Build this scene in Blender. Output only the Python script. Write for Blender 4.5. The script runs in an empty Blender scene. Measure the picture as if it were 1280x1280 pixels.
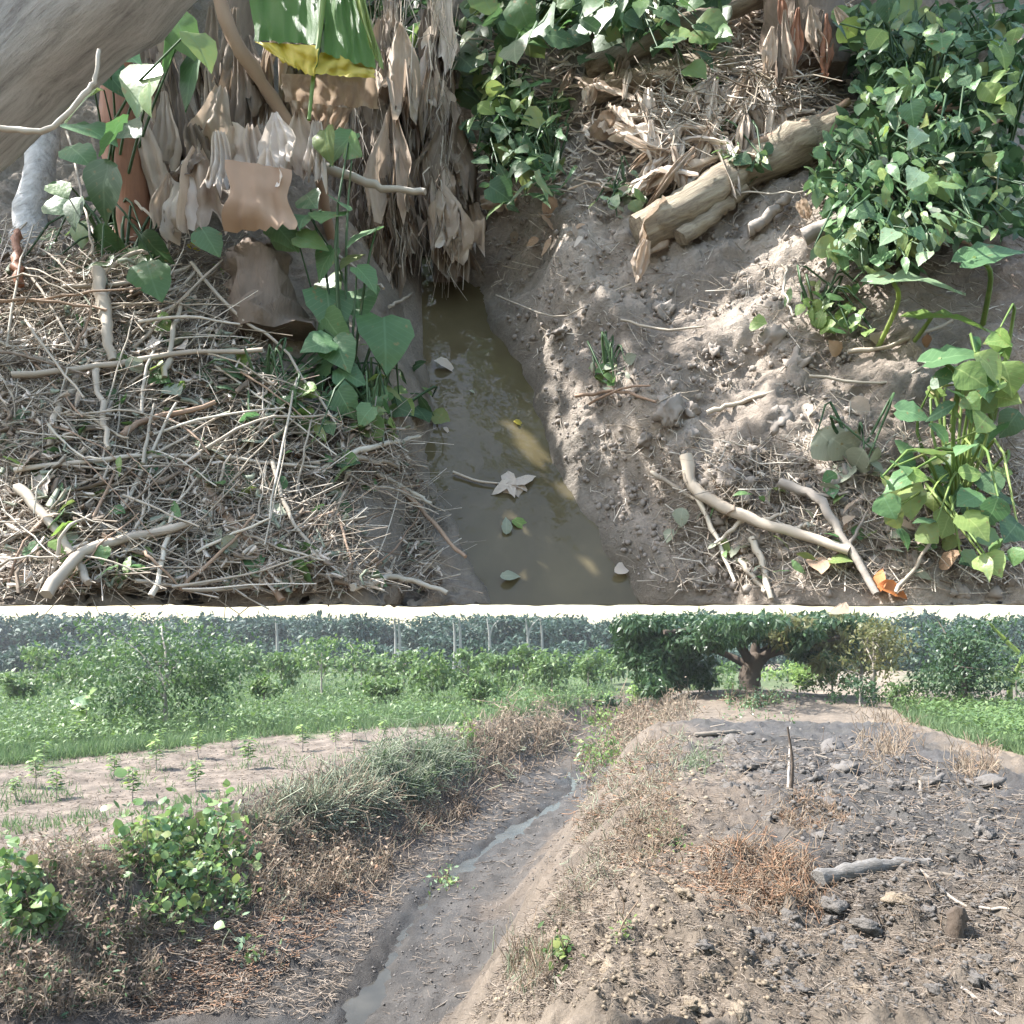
import bpy, math, random
import numpy as np
from mathutils import Vector, Matrix

random.seed(7)
RNG = np.random.default_rng(11)
SC = bpy.context.scene
COL = SC.collection

# ------------------------------------------------------------------ camera, sky, sun, exposure
F = 980.0                      # focal length in pixels of a 1280 px frame
HOR = 815.0                    # row of the horizon
HC = 2.4                       # eye height above the field
CAMP = np.array([0.0, 0.0, HC])
cam_d = bpy.data.cameras.new('camera')
cam = bpy.data.objects.new('camera', cam_d)
COL.objects.link(cam)
cam.location = CAMP
cam.rotation_euler = (math.radians(90), 0, 0)
cam_d.sensor_width = 36
cam_d.lens = 36 * F / 1280
cam_d.shift_y = (HOR - 640) / 1280
cam_d.clip_start = 0.05
cam_d.clip_end = 3000
SC.camera = cam

SUN = np.array([-0.70, 0.02, 1.0]); SUN /= np.linalg.norm(SUN)
w = bpy.data.worlds.new('World'); SC.world = w
w.use_nodes = True
wn = w.node_tree
sky = wn.nodes.new('ShaderNodeTexSky')
sky.sky_type = 'NISHITA'
sky.sun_disc = False
sky.sun_elevation = math.asin(SUN[2])
sky.sun_rotation = math.atan2(SUN[0], SUN[1])
sky.air_density = 1.6
sky.dust_density = 2.5
wn.links.new(sky.outputs[0], wn.nodes['Background'].inputs[0])
wn.nodes['Background'].inputs[1].default_value = 0.15
sd = bpy.data.lights.new('sun', 'SUN')
sd.energy = 4.6
sd.angle = math.radians(0.6)
sd.color = (1.0, 0.97, 0.93)
so = bpy.data.objects.new('sun', sd)
COL.objects.link(so)
so.rotation_euler = Vector(SUN).to_track_quat('Z', 'Y').to_euler()
so.location = (-15, 0, 20)
SC.view_settings.view_transform = 'Standard'
SC.view_settings.look = 'None'
SC.view_settings.gamma = 1
SC.view_settings.use_curve_mapping = False
SC.view_settings.exposure = 1.9
SC.cycles.use_denoising = True
SC.cycles.max_bounces = 6
SC.cycles.transparent_max_bounces = 6
SC.cycles.volume_bounces = 0
SC.cycles.sample_clamp_indirect = 4

# ------------------------------------------------------------------ numeric helpers
def rot2(i, j, seed):
    h = (i * 374761393 + j * 668265263 + seed * 974634777) & 0xFFFFFFFF
    h = ((h ^ (h >> 13)) * 1274126177) & 0xFFFFFFFF
    h = h ^ (h >> 16)
    return h.astype(np.float64) / 4294967296.0 * 2 * np.pi

def gnoise(x, y, seed=0):
    x = np.asarray(x, float); y = np.asarray(y, float)
    xi = np.floor(x).astype(np.int64); yi = np.floor(y).astype(np.int64)
    xf = x - xi; yf = y - yi
    u = xf * xf * xf * (xf * (xf * 6 - 15) + 10); v = yf * yf * yf * (yf * (yf * 6 - 15) + 10)
    def g(di, dj):
        a = rot2(xi + di, yi + dj, seed)
        return np.cos(a) * (xf - di) + np.sin(a) * (yf - dj)
    n0 = g(0, 0) * (1 - u) + g(1, 0) * u
    n1 = g(0, 1) * (1 - u) + g(1, 1) * u
    return (n0 * (1 - v) + n1 * v) * 1.5

def fbm(x, y, seed=0, o=4, gain=0.5):
    s = 0; a = 1.0
    for k in range(o):
        s = s + a * gnoise(x * 2 ** k, y * 2 ** k, seed + k * 17)
        a *= gain
    return s

def billow(x, y, seed=0, o=3):
    s = 0; a = 1.0
    for k in range(o):
        s = s + a * (np.abs(gnoise(x * 2.1 ** k, y * 2.1 ** k, seed + k * 31)) - 0.25)
        a *= 0.55
    return s

def sstep(a, b, x):
    t = np.clip((x - a) / (b - a), 0, 1)
    return t * t * (3 - 2 * t)

def inpoly(px, py, poly):
    px = np.asarray(px, float); py = np.asarray(py, float)
    ins = np.zeros(px.shape, bool)
    n = len(poly)
    for k in range(n):
        x1, y1 = poly[k]; x2, y2 = poly[(k + 1) % n]
        if y1 == y2: continue
        c = ((y1 > py) != (y2 > py)) & (px < (x2 - x1) * (py - y1) / (y2 - y1) + x1)
        ins ^= c
    return ins

def unit(a):
    a = np.asarray(a, float)
    return a / np.maximum(np.linalg.norm(a, axis=-1, keepdims=True), 1e-9)

def P(px, py, dep):
    """the point seen at a pixel of the photograph, dep metres ahead"""
    return np.array([(px - 640) / F * dep, dep, HC + (HOR - py) / F * dep])

def to_px(p):
    p = np.asarray(p, float)
    d = np.maximum(p[..., 1], 1e-6)
    return p[..., 0] / d * F + 640, HOR - (p[..., 2] - HC) / d * F

# ------------------------------------------------------------------ mesh helpers
class MB:
    """collects vertices and faces, linked later as ONE mesh"""
    def __init__(s): s.v = []; s.f = {}; s.n = 0
    def add(s, v, *faces):
        v = np.asarray(v, float).reshape(-1, 3)
        for f in faces:
            f = np.asarray(f, np.int64)
            if f.size: s.f.setdefault(f.shape[1], []).append(f + s.n)
        s.v.append(v); s.n += len(v)
        return s
    def mesh(s, name, smooth=True, off=None):
        v = np.concatenate(s.v) if s.v else np.zeros((0, 3))
        if off is not None: v = v - np.asarray(off)
        me = bpy.data.meshes.new(name)
        me.vertices.add(len(v)); me.vertices.foreach_set('co', v.astype(np.float32).ravel())
        loops = []; starts = []; tot = 0
        for k, fs in s.f.items():
            f = np.concatenate(fs)
            loops.append(f.ravel()); starts.append(tot + np.arange(len(f)) * k); tot += f.size
        if tot:
            loops = np.concatenate(loops); starts = np.concatenate(starts)
            me.loops.add(tot); me.loops.foreach_set('vertex_index', loops.astype(np.int32))
            me.polygons.add(len(starts)); me.polygons.foreach_set('loop_start', starts.astype(np.int32))
            if smooth: me.polygons.foreach_set('use_smooth', np.ones(len(starts), bool))
        me.update(calc_edges=True)
        return me

def tag(o, label=None, cat=None, group=None, kind=None):
    if label: o['label'] = label
    if cat: o['category'] = cat
    if group: o['group'] = group
    if kind: o['kind'] = kind
    return o

def thing(name, label, cat, loc, group=None):
    o = bpy.data.objects.new(name, None); COL.objects.link(o)
    o.empty_display_size = 0.05
    o.location = [float(a) for a in loc]
    return tag(o, label, cat, group)

def link(name, me, mat, parent=None, kind=None, M3=None, loc=None):
    if mat is not None and not me.materials: me.materials.append(mat)
    o = bpy.data.objects.new(name, me); COL.objects.link(o)
    if M3 is not None:
        m = Matrix.Identity(4)
        base = np.array(parent.location) if parent is not None else np.zeros(3)
        for a in range(3):
            for b in range(3): m[a][b] = M3[a][b]
            m[a][3] = loc[a] - base[a]
        o.matrix_local = m
    if parent is not None: o.parent = parent
    if kind: o['kind'] = kind
    return o

def part(name, mb, mat, parent, kind=None, smooth=True):
    """a mesh built in world coordinates, made a child of its thing"""
    off = np.array(parent.location)
    p = parent.parent
    while p is not None:
        off = off + np.array(p.location); p = p.parent
    return link(name, mb.mesh(name, smooth, off), mat, parent, kind)

def copy_tree(o, parent=None):
    c = o.copy(); COL.objects.link(c)
    if parent is not None: c.parent = parent
    for ch in list(o.children): copy_tree(ch, c)
    return c

def frame(d, nrm):
    """3x3 arrays: columns x, y = d, z = nearest to nrm"""
    d = unit(d); nrm = np.asarray(nrm, float)
    x = unit(np.cross(d, nrm)); z = np.cross(x, d)
    return np.stack([x, d, z], axis=-1)

def tube(pts, radii, k=6, jit=0.0, caps=True, seed=0):
    pts = np.asarray(pts, float); n = len(pts)
    radii = np.broadcast_to(np.asarray(radii, float), (n,))
    t = np.gradient(pts, axis=0); t = unit(t)
    ref = np.array([0.13, 0.31, 0.94])
    if abs(np.dot(unit(pts[-1] - pts[0]), ref)) > 0.9: ref = np.array([0.9, 0.2, 0.1])
    a = unit(np.cross(t, ref)); b = np.cross(t, a)
    th = np.arange(k) / k * 2 * np.pi
    rr = radii[:, None] * np.ones(k)
    if jit:
        r = np.random.default_rng(seed)
        rr = rr * (1 + jit * (r.random((n, k)) - 0.5) * 2)
    v = pts[:, None] + rr[..., None] * (np.cos(th)[None, :, None] * a[:, None] + np.sin(th)[None, :, None] * b[:, None])
    v = v.reshape(-1, 3)
    i = np.arange(n - 1)[:, None] * k; j = np.arange(k)[None]
    jn = (j + 1) % k
    q = np.stack([i + j, i + jn, i + k + jn, i + k + j], -1).reshape(-1, 4)
    fs = [q]
    if caps:
        o_ = n * k
        v = np.concatenate([v, v[:k], v[o_ - k:o_], pts[:1], pts[-1:]])
        j = np.arange(k); jn = (j + 1) % k
        fs.append(np.stack([np.full(k, o_ + 2 * k), o_ + jn, o_ + j], -1))
        fs.append(np.stack([np.full(k, o_ + 2 * k + 1), o_ + k + j, o_ + k + jn], -1))
    return v, fs

def add_tube(mb, pts, radii, k=6, jit=0.0, seed=0, caps=True):
    v, fs = tube(pts, radii, k, jit, caps, seed)
    mb.add(v, *fs)

def smooth_path(pts, n=12, wob=0.0, seed=0):
    pts = np.asarray(pts, float)
    if len(pts) == 2: pts = np.array([pts[0], pts[0] * .67 + pts[1] * .33, pts[0] * .33 + pts[1] * .67, pts[1]])
    m = len(pts); s = np.linspace(0, m - 1, n)
    ext = np.concatenate([[2 * pts[0] - pts[1]], pts, [2 * pts[-1] - pts[-2]]])
    i = np.minimum(s.astype(int), m - 2); f = (s - i)[:, None]
    p0, p1, p2, p3 = ext[i], ext[i + 1], ext[i + 2], ext[i + 3]
    o = 0.5 * (2 * p1 + (p2 - p0) * f + (2 * p0 - 5 * p1 + 4 * p2 - p3) * f ** 2 + (3 * p1 - p0 - 3 * p2 + p3) * f ** 3)
    if wob:
        r = np.random.default_rng(seed)
        o = o + r.normal(0, wob, o.shape)
    return o

# leaf templates: length along +Y from 0 to 1, width along X
def leaf_template(kind='oval', fold=0.12, droop=0.15, hi=False):
    prof = {'oval': [(0, .03), (.12, .30), (.35, .47), (.62, .40), (.85, .17), (1, 0.01)],
            'heart': [(-.10, .20), (.08, .46), (.32, .52), (.6, .38), (.84, .15), (1, 0.01)],
            'lance': [(0, .02), (.2, .14), (.45, .19), (.7, .14), (.88, .06), (1, 0.005)],
            'blade': [(0, .05), (.3, .06), (.6, .05), (.85, .028), (1, 0.003)]}[kind]
    if hi:
        ys = np.array([a for a, b in prof]); ws = np.array([b for a, b in prof])
        yy_ = np.concatenate([np.linspace(ys[0], .2, 4)[:-1], np.linspace(.2, 1, 8)])
        c_ = smooth_path(np.stack([ys, ws, ys * 0], -1), 40)
        prof = [(a, max(float(np.interp(a, c_[:, 0], c_[:, 1])) * (1 + .05 * math.sin(a * 19)), .004)) for a in yy_]
    v = []; f = []
    for y, wd in prof:
        z = -droop * y * y
        yy = y if y >= 0 else 0
        v += [(-wd, y, z + fold * wd), (0, yy, z), (wd, y, z + fold * wd)]
    for i in range(len(prof) - 1):
        a = i * 3
        f += [(a, a + 1, a + 4, a + 3), (a + 1, a + 2, a + 5, a + 4)]
    return np.array(v), np.array(f)

DIAMOND = (np.array([(0, 0, 0), (-.26, .42, .05), (0, .5, -.04), (.26, .42, .05), (0, 1, -.14)], float),
           np.array([(0, 2, 1), (0, 3, 2), (1, 2, 4), (2, 3, 4)]))
QUADLEAF = (np.array([(0, 0, 0), (-.3, .45, .08), (.3, .5, .08), (0, 1, -.1)], float),
            np.array([(0, 2, 1), (1, 2, 3)]))

def strand_template(seg=4, bend=0.2, seed=0, kink=0.03):
    """a flat three-sided stalk: y 0..1, x and z +-0.5 (scaled apart)"""
    r = np.random.default_rng(seed)
    v = []; f = []
    for i in range(seg + 1):
        y = i / seg
        cx = bend * (y - .5) ** 2 * 2 + r.normal(0, kink); cz = r.normal(0, kink)
        tp = 1 - .5 * y
        for k in range(3):
            th = k * 2.094
            v.append((cx, y, cz, math.cos(th) * .5 * tp, math.sin(th) * .5 * tp))
    for i in range(seg):
        for k in range(3):
            a = i * 3 + k; b = i * 3 + (k + 1) % 3
            f.append((a, b, b + 3, a + 3))
    return np.array(v), np.array(f)

STR = [strand_template(2, b, s, kk) for s, (b, kk) in enumerate([(.0, .012), (.15, .02), (-.2, .03), (.35, .035), (-.4, .03), (.1, .05)])]

def strands(mb, pos, R, length, width, which=None, rng=RNG):
    """many stalks; R (N,3,3), length and width arrays"""
    N = len(pos)
    if N == 0: return
    which = rng.integers(0, len(STR), N) if which is None else which
    for t in range(len(STR)):
        m = np.where(which == t)[0]
        if not len(m): continue
        tv, tf = STR[t]
        L = length[m][:, None]; W = width[m][:, None]
        loc = np.stack([tv[None, :, 0] * L + tv[None, :, 3] * W, (tv[None, :, 1] - .5) * L, tv[None, :, 2] * L + tv[None, :, 4] * W], -1)
        wv = np.einsum('nij,nkj->nki', R[m], loc) + pos[m][:, None]
        k = len(tv)
        ff = tf[None] + (np.arange(len(m)) * k)[:, None, None]
        mb.add(wv.reshape(-1, 3), ff.reshape(-1, 4))

def scatter(mb, tmpl, pos, R, sx, sy=None):
    tv, tf = tmpl; N = len(pos)
    if N == 0: return
    sy = sx if sy is None else sy
    loc = tv[None] * np.stack([sx, sy, (sx + sy) * .5], -1)[:, None]
    wv = np.einsum('nij,nkj->nki', R, loc) + pos[:, None]
    ff = tf[None] + (np.arange(N) * len(tv))[:, None, None]
    mb.add(wv.reshape(-1, 3), ff.reshape(-1, tf.shape[1]))

def ico(sub=2):
    import bmesh
    bm = bmesh.new(); bmesh.ops.create_icosphere(bm, subdivisions=sub, radius=1)
    bm.verts.ensure_lookup_table()
    v = np.array([x.co[:] for x in bm.verts]); f = np.array([[q.index for q in p.verts] for p in bm.faces]); bm.free()
    return v, f
ICO2 = ico(2); ICO3 = ico(3)

def lump(seed, rough=0.35, base=ICO2, flat=0.7):
    v, f = base
    r = 1 + rough * fbm(v[:, 0] * 1.3 + seed * 3.1, v[:, 1] * 1.3 + v[:, 2] * 1.7 + seed, seed, 4, .6)
    r += .16 * gnoise(v[:, 0] * 4 + v[:, 2] * 3, v[:, 1] * 4 + seed, seed + 5)
    v = v * r[:, None]
    v = v * np.array([1, .8, flat])
    return v, f

# ------------------------------------------------------------------ materials
def newmat(name):
    m = bpy.data.materials.new(name); m.use_nodes = True
    nt = m.node_tree
    b = nt.nodes['Principled BSDF']
    return m, nt, b

def N(nt, t, **kw):
    n = nt.nodes.new(t)
    for k, v in kw.items(): setattr(n, k, v)
    return n

def ramp(nt, cols, pos=None):
    n = N(nt, 'ShaderNodeValToRGB')
    e = n.color_ramp.elements
    while len(e) < len(cols): e.new(.5)
    for i, c in enumerate(cols):
        e[i].position = (i / (len(cols) - 1)) if pos is None else pos[i]
        e[i].color = (*c, 1)
    return n

def varied(nt, cols, scale=30, island=True, noise=.5, stretch=None):
    """colour picked per island / per object with a little noise"""
    g = N(nt, 'ShaderNodeNewGeometry'); oi = N(nt, 'ShaderNodeObjectInfo')
    tc = N(nt, 'ShaderNodeTexCoord')
    nz = N(nt, 'ShaderNodeTexNoise'); nz.inputs['Scale'].default_value = scale; nz.inputs['Detail'].default_value = 4
    if stretch:
        mp = N(nt, 'ShaderNodeMapping'); mp.inputs['Scale'].default_value = stretch
        nt.links.new(tc.outputs['Object'], mp.inputs[0]); nt.links.new(mp.outputs[0], nz.inputs['Vector'])
    else:
        nt.links.new(tc.outputs['Object'], nz.inputs['Vector'])
    a = N(nt, 'ShaderNodeMath', operation='ADD')
    nt.links.new(g.outputs['Random Per Island'] if island else oi.outputs['Random'], a.inputs[0])
    nt.links.new(oi.outputs['Random'], a.inputs[1])
    fr = N(nt, 'ShaderNodeMath', operation='FRACT'); nt.links.new(a.outputs[0], fr.inputs[0])
    mx = N(nt, 'ShaderNodeMix'); mx.data_type = 'FLOAT'; mx.inputs[0].default_value = noise
    nt.links.new(fr.outputs[0], mx.inputs[2]); nt.links.new(nz.outputs['Fac'], mx.inputs[3])
    r = ramp(nt, cols); nt.links.new(mx.outputs[0], r.inputs[0])
    return r, nz

def bump(nt, b, src, strength=.4, dist=.01):
    bp = N(nt, 'ShaderNodeBump'); bp.inputs['Strength'].default_value = strength; bp.inputs['Distance'].default_value = dist
    nt.links.new(src, bp.inputs['Height']); nt.links.new(bp.outputs[0], b.inputs['Normal'])

def mat_leaf(name, cols, rough=.5, trans=.3, scale=20, noise=.35, veins=False):
    m, nt, b = newmat(name)
    r, nz = varied(nt, cols, 3.5 if veins else scale, True, noise)
    if veins:      # leaf-local coordinates: pale midrib and side veins, brown spots
        tc = N(nt, 'ShaderNodeTexCoord'); sp = N(nt, 'ShaderNodeSeparateXYZ'); nt.links.new(tc.outputs['Object'], sp.inputs[0])
        ab = N(nt, 'ShaderNodeMath', operation='ABSOLUTE'); nt.links.new(sp.outputs[0], ab.inputs[0])
        ma = N(nt, 'ShaderNodeMath', operation='MULTIPLY_ADD'); nt.links.new(ab.outputs[0], ma.inputs[0]); ma.inputs[1].default_value = -.75; nt.links.new(sp.outputs[1], ma.inputs[2])
        mm = N(nt, 'ShaderNodeMath', operation='MULTIPLY'); nt.links.new(ma.outputs[0], mm.inputs[0]); mm.inputs[1].default_value = 52
        sn = N(nt, 'ShaderNodeMath', operation='SINE'); nt.links.new(mm.outputs[0], sn.inputs[0])
        v1 = N(nt, 'ShaderNodeMapRange'); v1.inputs[1].default_value = .82; v1.inputs[2].default_value = 1.0; v1.inputs[4].default_value = .18; nt.links.new(sn.outputs[0], v1.inputs[0])
        v2 = N(nt, 'ShaderNodeMapRange'); v2.inputs[1].default_value = .03; v2.inputs[2].default_value = .008; v2.inputs[4].default_value = .35; nt.links.new(ab.outputs[0], v2.inputs[0])
        mxv = N(nt, 'ShaderNodeMath', operation='MAXIMUM'); nt.links.new(v1.outputs[0], mxv.inputs[0]); nt.links.new(v2.outputs[0], mxv.inputs[1])
        mc = N(nt, 'ShaderNodeMix'); mc.data_type = 'RGBA'; nt.links.new(mxv.outputs[0], mc.inputs[0]); nt.links.new(r.outputs[0], mc.inputs[6])
        pale = tuple(min(1, c * 1.5 + .05) for c in cols[-1]); mc.inputs[7].default_value = (*pale, 1)
        n9 = N(nt, 'ShaderNodeTexNoise'); n9.inputs['Scale'].default_value = 6; n9.noise_dimensions = '4D'; nt.links.new(tc.outputs['Object'], n9.inputs['Vector'])
        oi = N(nt, 'ShaderNodeObjectInfo'); mw = N(nt, 'ShaderNodeMath', operation='MULTIPLY'); mw.inputs[1].default_value = 50; nt.links.new(oi.outputs['Random'], mw.inputs[0]); nt.links.new(mw.outputs[0], n9.inputs['W'])
        s9 = N(nt, 'ShaderNodeMapRange'); s9.inputs[1].default_value = .64; s9.inputs[2].default_value = .70; s9.inputs[4].default_value = .75; nt.links.new(n9.outputs['Fac'], s9.inputs[0])
        md = N(nt, 'ShaderNodeMix'); md.data_type = 'RGBA'; nt.links.new(s9.outputs[0], md.inputs[0]); nt.links.new(mc.outputs[2], md.inputs[6]); md.inputs[7].default_value = (.22, .17, .07, 1)
        class _R: outputs = [md.outputs[2]]
        r = _R
    nt.links.new(r.outputs[0], b.inputs['Base Color'])
    b.inputs['Roughness'].default_value = rough
    b.inputs['Specular IOR Level'].default_value = .35
    bump(nt, b, nz.outputs['Fac'], .25, .01)
    tr = N(nt, 'ShaderNodeBsdfTranslucent')
    hs = N(nt, 'ShaderNodeHueSaturation'); hs.inputs['Value'].default_value = 1.3; hs.inputs['Saturation'].default_value = 1.1
    nt.links.new(r.outputs[0], hs.inputs['Color']); nt.links.new(hs.outputs[0], tr.inputs['Color'])
    mx = N(nt, 'ShaderNodeMixShader'); mx.inputs[0].default_value = trans
    nt.links.new(b.outputs[0], mx.inputs[1]); nt.links.new(tr.outputs[0], mx.inputs[2])
    nt.links.new(mx.outputs[0], nt.nodes['Material Output'].inputs['Surface'])
    return m

def mat_log(name, cols, scale, axis, rough=.8):
    """grain running along the axis of a log"""
    m, nt, b = newmat(name)
    tc = N(nt, 'ShaderNodeTexCoord'); mp = N(nt, 'ShaderNodeMapping')
    q = Vector(axis).rotation_difference(Vector((1, 0, 0)))
    mp.inputs['Rotation'].default_value = q.to_euler(); mp.vector_type = 'POINT'
    m2 = N(nt, 'ShaderNodeMapping'); m2.inputs['Scale'].default_value = (1.2, 14, 14)
    nz = N(nt, 'ShaderNodeTexNoise'); nz.inputs['Scale'].default_value = scale; nz.inputs['Detail'].default_value = 9; nz.inputs['Roughness'].default_value = .72
    nt.links.new(tc.outputs['Object'], mp.inputs[0]); nt.links.new(mp.outputs[0], m2.inputs[0]); nt.links.new(m2.outputs[0], nz.inputs['Vector'])
    r = ramp(nt, cols, [.3, .45, .55, .7][:len(cols)]); nt.links.new(nz.outputs['Fac'], r.inputs[0]); nt.links.new(r.outputs[0], b.inputs['Base Color'])
    b.inputs['Roughness'].default_value = rough; b.inputs['Specular IOR Level'].default_value = .25
    bump(nt, b, nz.outputs['Fac'], .8, .02)
    return m

def mat_plain(name, cols, rough=.85, scale=25, noise=.6, bmp=.4, dist=.01, island=True, stretch=None, spec=.25):
    m, nt, b = newmat(name)
    r, nz = varied(nt, cols, scale, island, noise, stretch)
    nt.links.new(r.outputs[0], b.inputs['Base Color'])
    b.inputs['Roughness'].default_value = rough
    b.inputs['Specular IOR Level'].default_value = spec
    bump(nt, b, nz.outputs['Fac'], bmp, dist)
    return m

def mat_ground(name, scale=1.0):
    """albedo zones come from the colour attribute, grain and relief from noise; wet = gloss"""
    m, nt, b = newmat(name)
    at = N(nt, 'ShaderNodeAttribute'); at.attribute_name = 'soil'
    wt = N(nt, 'ShaderNodeAttribute'); wt.attribute_name = 'wet'
    tc = N(nt, 'ShaderNodeTexCoord')
    n1 = N(nt, 'ShaderNodeTexNoise'); n1.inputs['Scale'].default_value = 9 * scale; n1.inputs['Detail'].default_value = 8; n1.inputs['Roughness'].default_value = .7
    n2 = N(nt, 'ShaderNodeTexNoise'); n2.inputs['Scale'].default_value = 60 * scale; n2.inputs['Detail'].default_value = 6; n2.inputs['Roughness'].default_value = .7
    nt.links.new(tc.outputs['Object'], n1.inputs['Vector']); nt.links.new(tc.outputs['Object'], n2.inputs['Vector'])
    ad = N(nt, 'ShaderNodeMath', operation='ADD'); nt.links.new(n1.outputs['Fac'], ad.inputs[0]); nt.links.new(n2.outputs['Fac'], ad.inputs[1])
    mr = N(nt, 'ShaderNodeMapRange'); mr.inputs[1].default_value = .6; mr.inputs[2].default_value = 1.4; mr.inputs[3].default_value = .62; mr.inputs[4].default_value = 1.35
    nt.links.new(ad.outputs[0], mr.inputs[0])
    mu = N(nt, 'ShaderNodeVectorMath', operation='SCALE'); nt.links.new(at.outputs['Color'], mu.inputs[0]); nt.links.new(mr.outputs[0], mu.inputs['Scale'])
    nt.links.new(mu.outputs[0], b.inputs['Base Color'])
    rr = N(nt, 'ShaderNodeMapRange'); rr.inputs[3].default_value = .92; rr.inputs[4].default_value = .28
    nt.links.new(wt.outputs['Fac'], rr.inputs[0]); nt.links.new(rr.outputs[0], b.inputs['Roughness'])
    b.inputs['Specular IOR Level'].default_value = .18
    bump(nt, b, ad.outputs[0], .8, .02 / scale)
    return m

def mat_water(name, col, rough=.06, bscale=14, bstr=.12):
    m, nt, b = newmat(name)
    tc = N(nt, 'ShaderNodeTexCoord')
    n1 = N(nt, 'ShaderNodeTexNoise'); n1.inputs['Scale'].default_value = 3; n1.inputs['Detail'].default_value = 5
    nt.links.new(tc.outputs['Object'], n1.inputs['Vector'])
    r = ramp(nt, [tuple(c * .75 for c in col), col, tuple(c * 1.25 for c in col)], [.3, .5, .7])
    nt.links.new(n1.outputs['Fac'], r.inputs[0]); nt.links.new(r.outputs[0], b.inputs['Base Color'])
    b.inputs['Roughness'].default_value = rough
    b.inputs['IOR'].default_value = 1.33
    n2 = N(nt, 'ShaderNodeTexNoise'); n2.inputs['Scale'].default_value = bscale; n2.inputs['Detail'].default_value = 3
    nt.links.new(tc.outputs['Object'], n2.inputs['Vector'])
    bump(nt, b, n2.outputs['Fac'], bstr, .02)
    return m

M = {}
M['upmud'] = mat_ground('bank_soil', 1.6)
M['ground'] = mat_ground('field_soil', .6)
M['water_up'] = mat_water('murky_water', (.088, .072, .040))
M['water_low'] = mat_water('ditch_water', (.036, .033, .027), .22, 6, .15)
M['water_low'].node_tree.nodes['Principled BSDF'].inputs['Specular IOR Level'].default_value = .18
M['straw'] = mat_plain('straw', [(.10, .08, .062), (.38, .32, .245), (.22, .18, .14), (.60, .54, .46), (.30, .26, .21), (.16, .12, .09), (.46, .41, .34)], .8, 40, .25, .3)
M['stalk'] = mat_plain('dry_stalk', [(.20, .165, .13), (.42, .36, .29), (.30, .26, .21), (.52, .47, .39), (.24, .18, .135)], .8, 14, .3, .5, .004)
M['stalk_brown'] = mat_plain('brown_stalk', [(.20, .13, .09), (.30, .21, .15), (.26, .18, .12)], .8, 30, .5, .5, .004)
M['bark'] = mat_plain('grey_bark', [(.14, .12, .10), (.26, .23, .20), (.20, .18, .155)], .9, 18, .8, .8, .01)
M['log_grey'] = mat_plain('weathered_wood', [(.13, .12, .115), (.26, .25, .24), (.36, .34, .33)], .85, 9, .95, .7, .02, False, (2, 9, 9))
M['bananalog'] = mat_plain('banana_trunk_skin', [(.26, .22, .14), (.40, .34, .22), (.34, .29, .2)], .7, 8, .8, .4, .01)
M['stem_red'] = mat_plain('red_brown_stem', [(.15, .06, .035), (.25, .115, .065), (.19, .085, .05)], .6, 12, .8, .3, .01, False, (6, 6, 1))
M['stem_dark'] = mat_plain('dark_stem', [(.07, .055, .045), (.17, .13, .10), (.11, .09, .07)], .8, 14, .8, .5, .01, False, (6, 6, 1))
M['dryleaf'] = mat_leaf('dry_banana_leaf', [(.24, .185, .14), (.48, .39, .31), (.36, .285, .22), (.56, .475, .39)], .75, .25, 1, .65)
M['dryleaf_pale'] = mat_leaf('pale_dry_leaf', [(.42, .34, .27), (.66, .58, .50), (.54, .46, .38)], .7, .25, 1, .6)
M['sheet'] = mat_plain('dry_brown_sheath', [(.28, .18, .115), (.36, .245, .165), (.33, .22, .15)], .75, 9, .9, .35, .006)
GREENS = {
 'leaf_vine': ([(.065, .135, .06), (.10, .19, .085), (.15, .25, .11)], .42, .35),
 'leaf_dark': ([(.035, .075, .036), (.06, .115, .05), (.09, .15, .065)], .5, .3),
 'leaf_mid': ([(.05, .11, .04), (.085, .165, .06), (.14, .22, .08), (.20, .23, .08), (.06, .13, .055)], .38, .32),
 'leaf_lime': ([(.11, .18, .05), (.17, .26, .075), (.25, .30, .09)], .5, .35),
 'leaf_grey': ([(.16, .19, .14), (.26, .28, .21), (.22, .23, .17)], .8, .2),
 'leaf_yellow': ([(.34, .30, .05), (.50, .40, .06), (.42, .35, .06)], .5, .35),
 'leaf_taro': ([(.20, .29, .17), (.27, .36, .22)], .3, .35)}
for k_, (c_, ro_, tr_) in GREENS.items():
    M[k_] = mat_leaf(k_, c_, ro_, tr_, veins=True)
    M[k_ + '_mass'] = mat_leaf(k_ + '_mass', c_, ro_, tr_)
def mass(k): return M.get(k + '_mass', M[k])
M['leaf_orange'] = mat_leaf('orange_leaf', [(.42, .15, .05), (.55, .23, .08)], .5, .3)
M['banana_green'] = mat_leaf('banana_leaf', [(.09, .20, .05), (.15, .28, .08)], .4, .4)

M['dryleaf_brown'] = mat_leaf('brown_dry_leaf', [(.10, .075, .055), (.20, .155, .115), (.26, .205, .155)], .8, .2, 1, .65)
def streak(m, sc=(55, 55, 4)):
    for n in m.node_tree.nodes:
        if n.type == 'TEX_NOISE':
            tc = N(m.node_tree, 'ShaderNodeTexCoord'); mp = N(m.node_tree, 'ShaderNodeMapping'); mp.inputs['Scale'].default_value = sc
            m.node_tree.links.new(tc.outputs['Object'], mp.inputs[0]); m.node_tree.links.new(mp.outputs[0], n.inputs['Vector']); n.inputs['Detail'].default_value = 6
        if n.type == 'BUMP': n.inputs['Strength'].default_value = .6
streak(M['dryleaf']); streak(M['dryleaf_brown']); streak(M['dryleaf_pale'], (40, 40, 14)); streak(M['banana_green'], (70, 10, 10))
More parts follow.
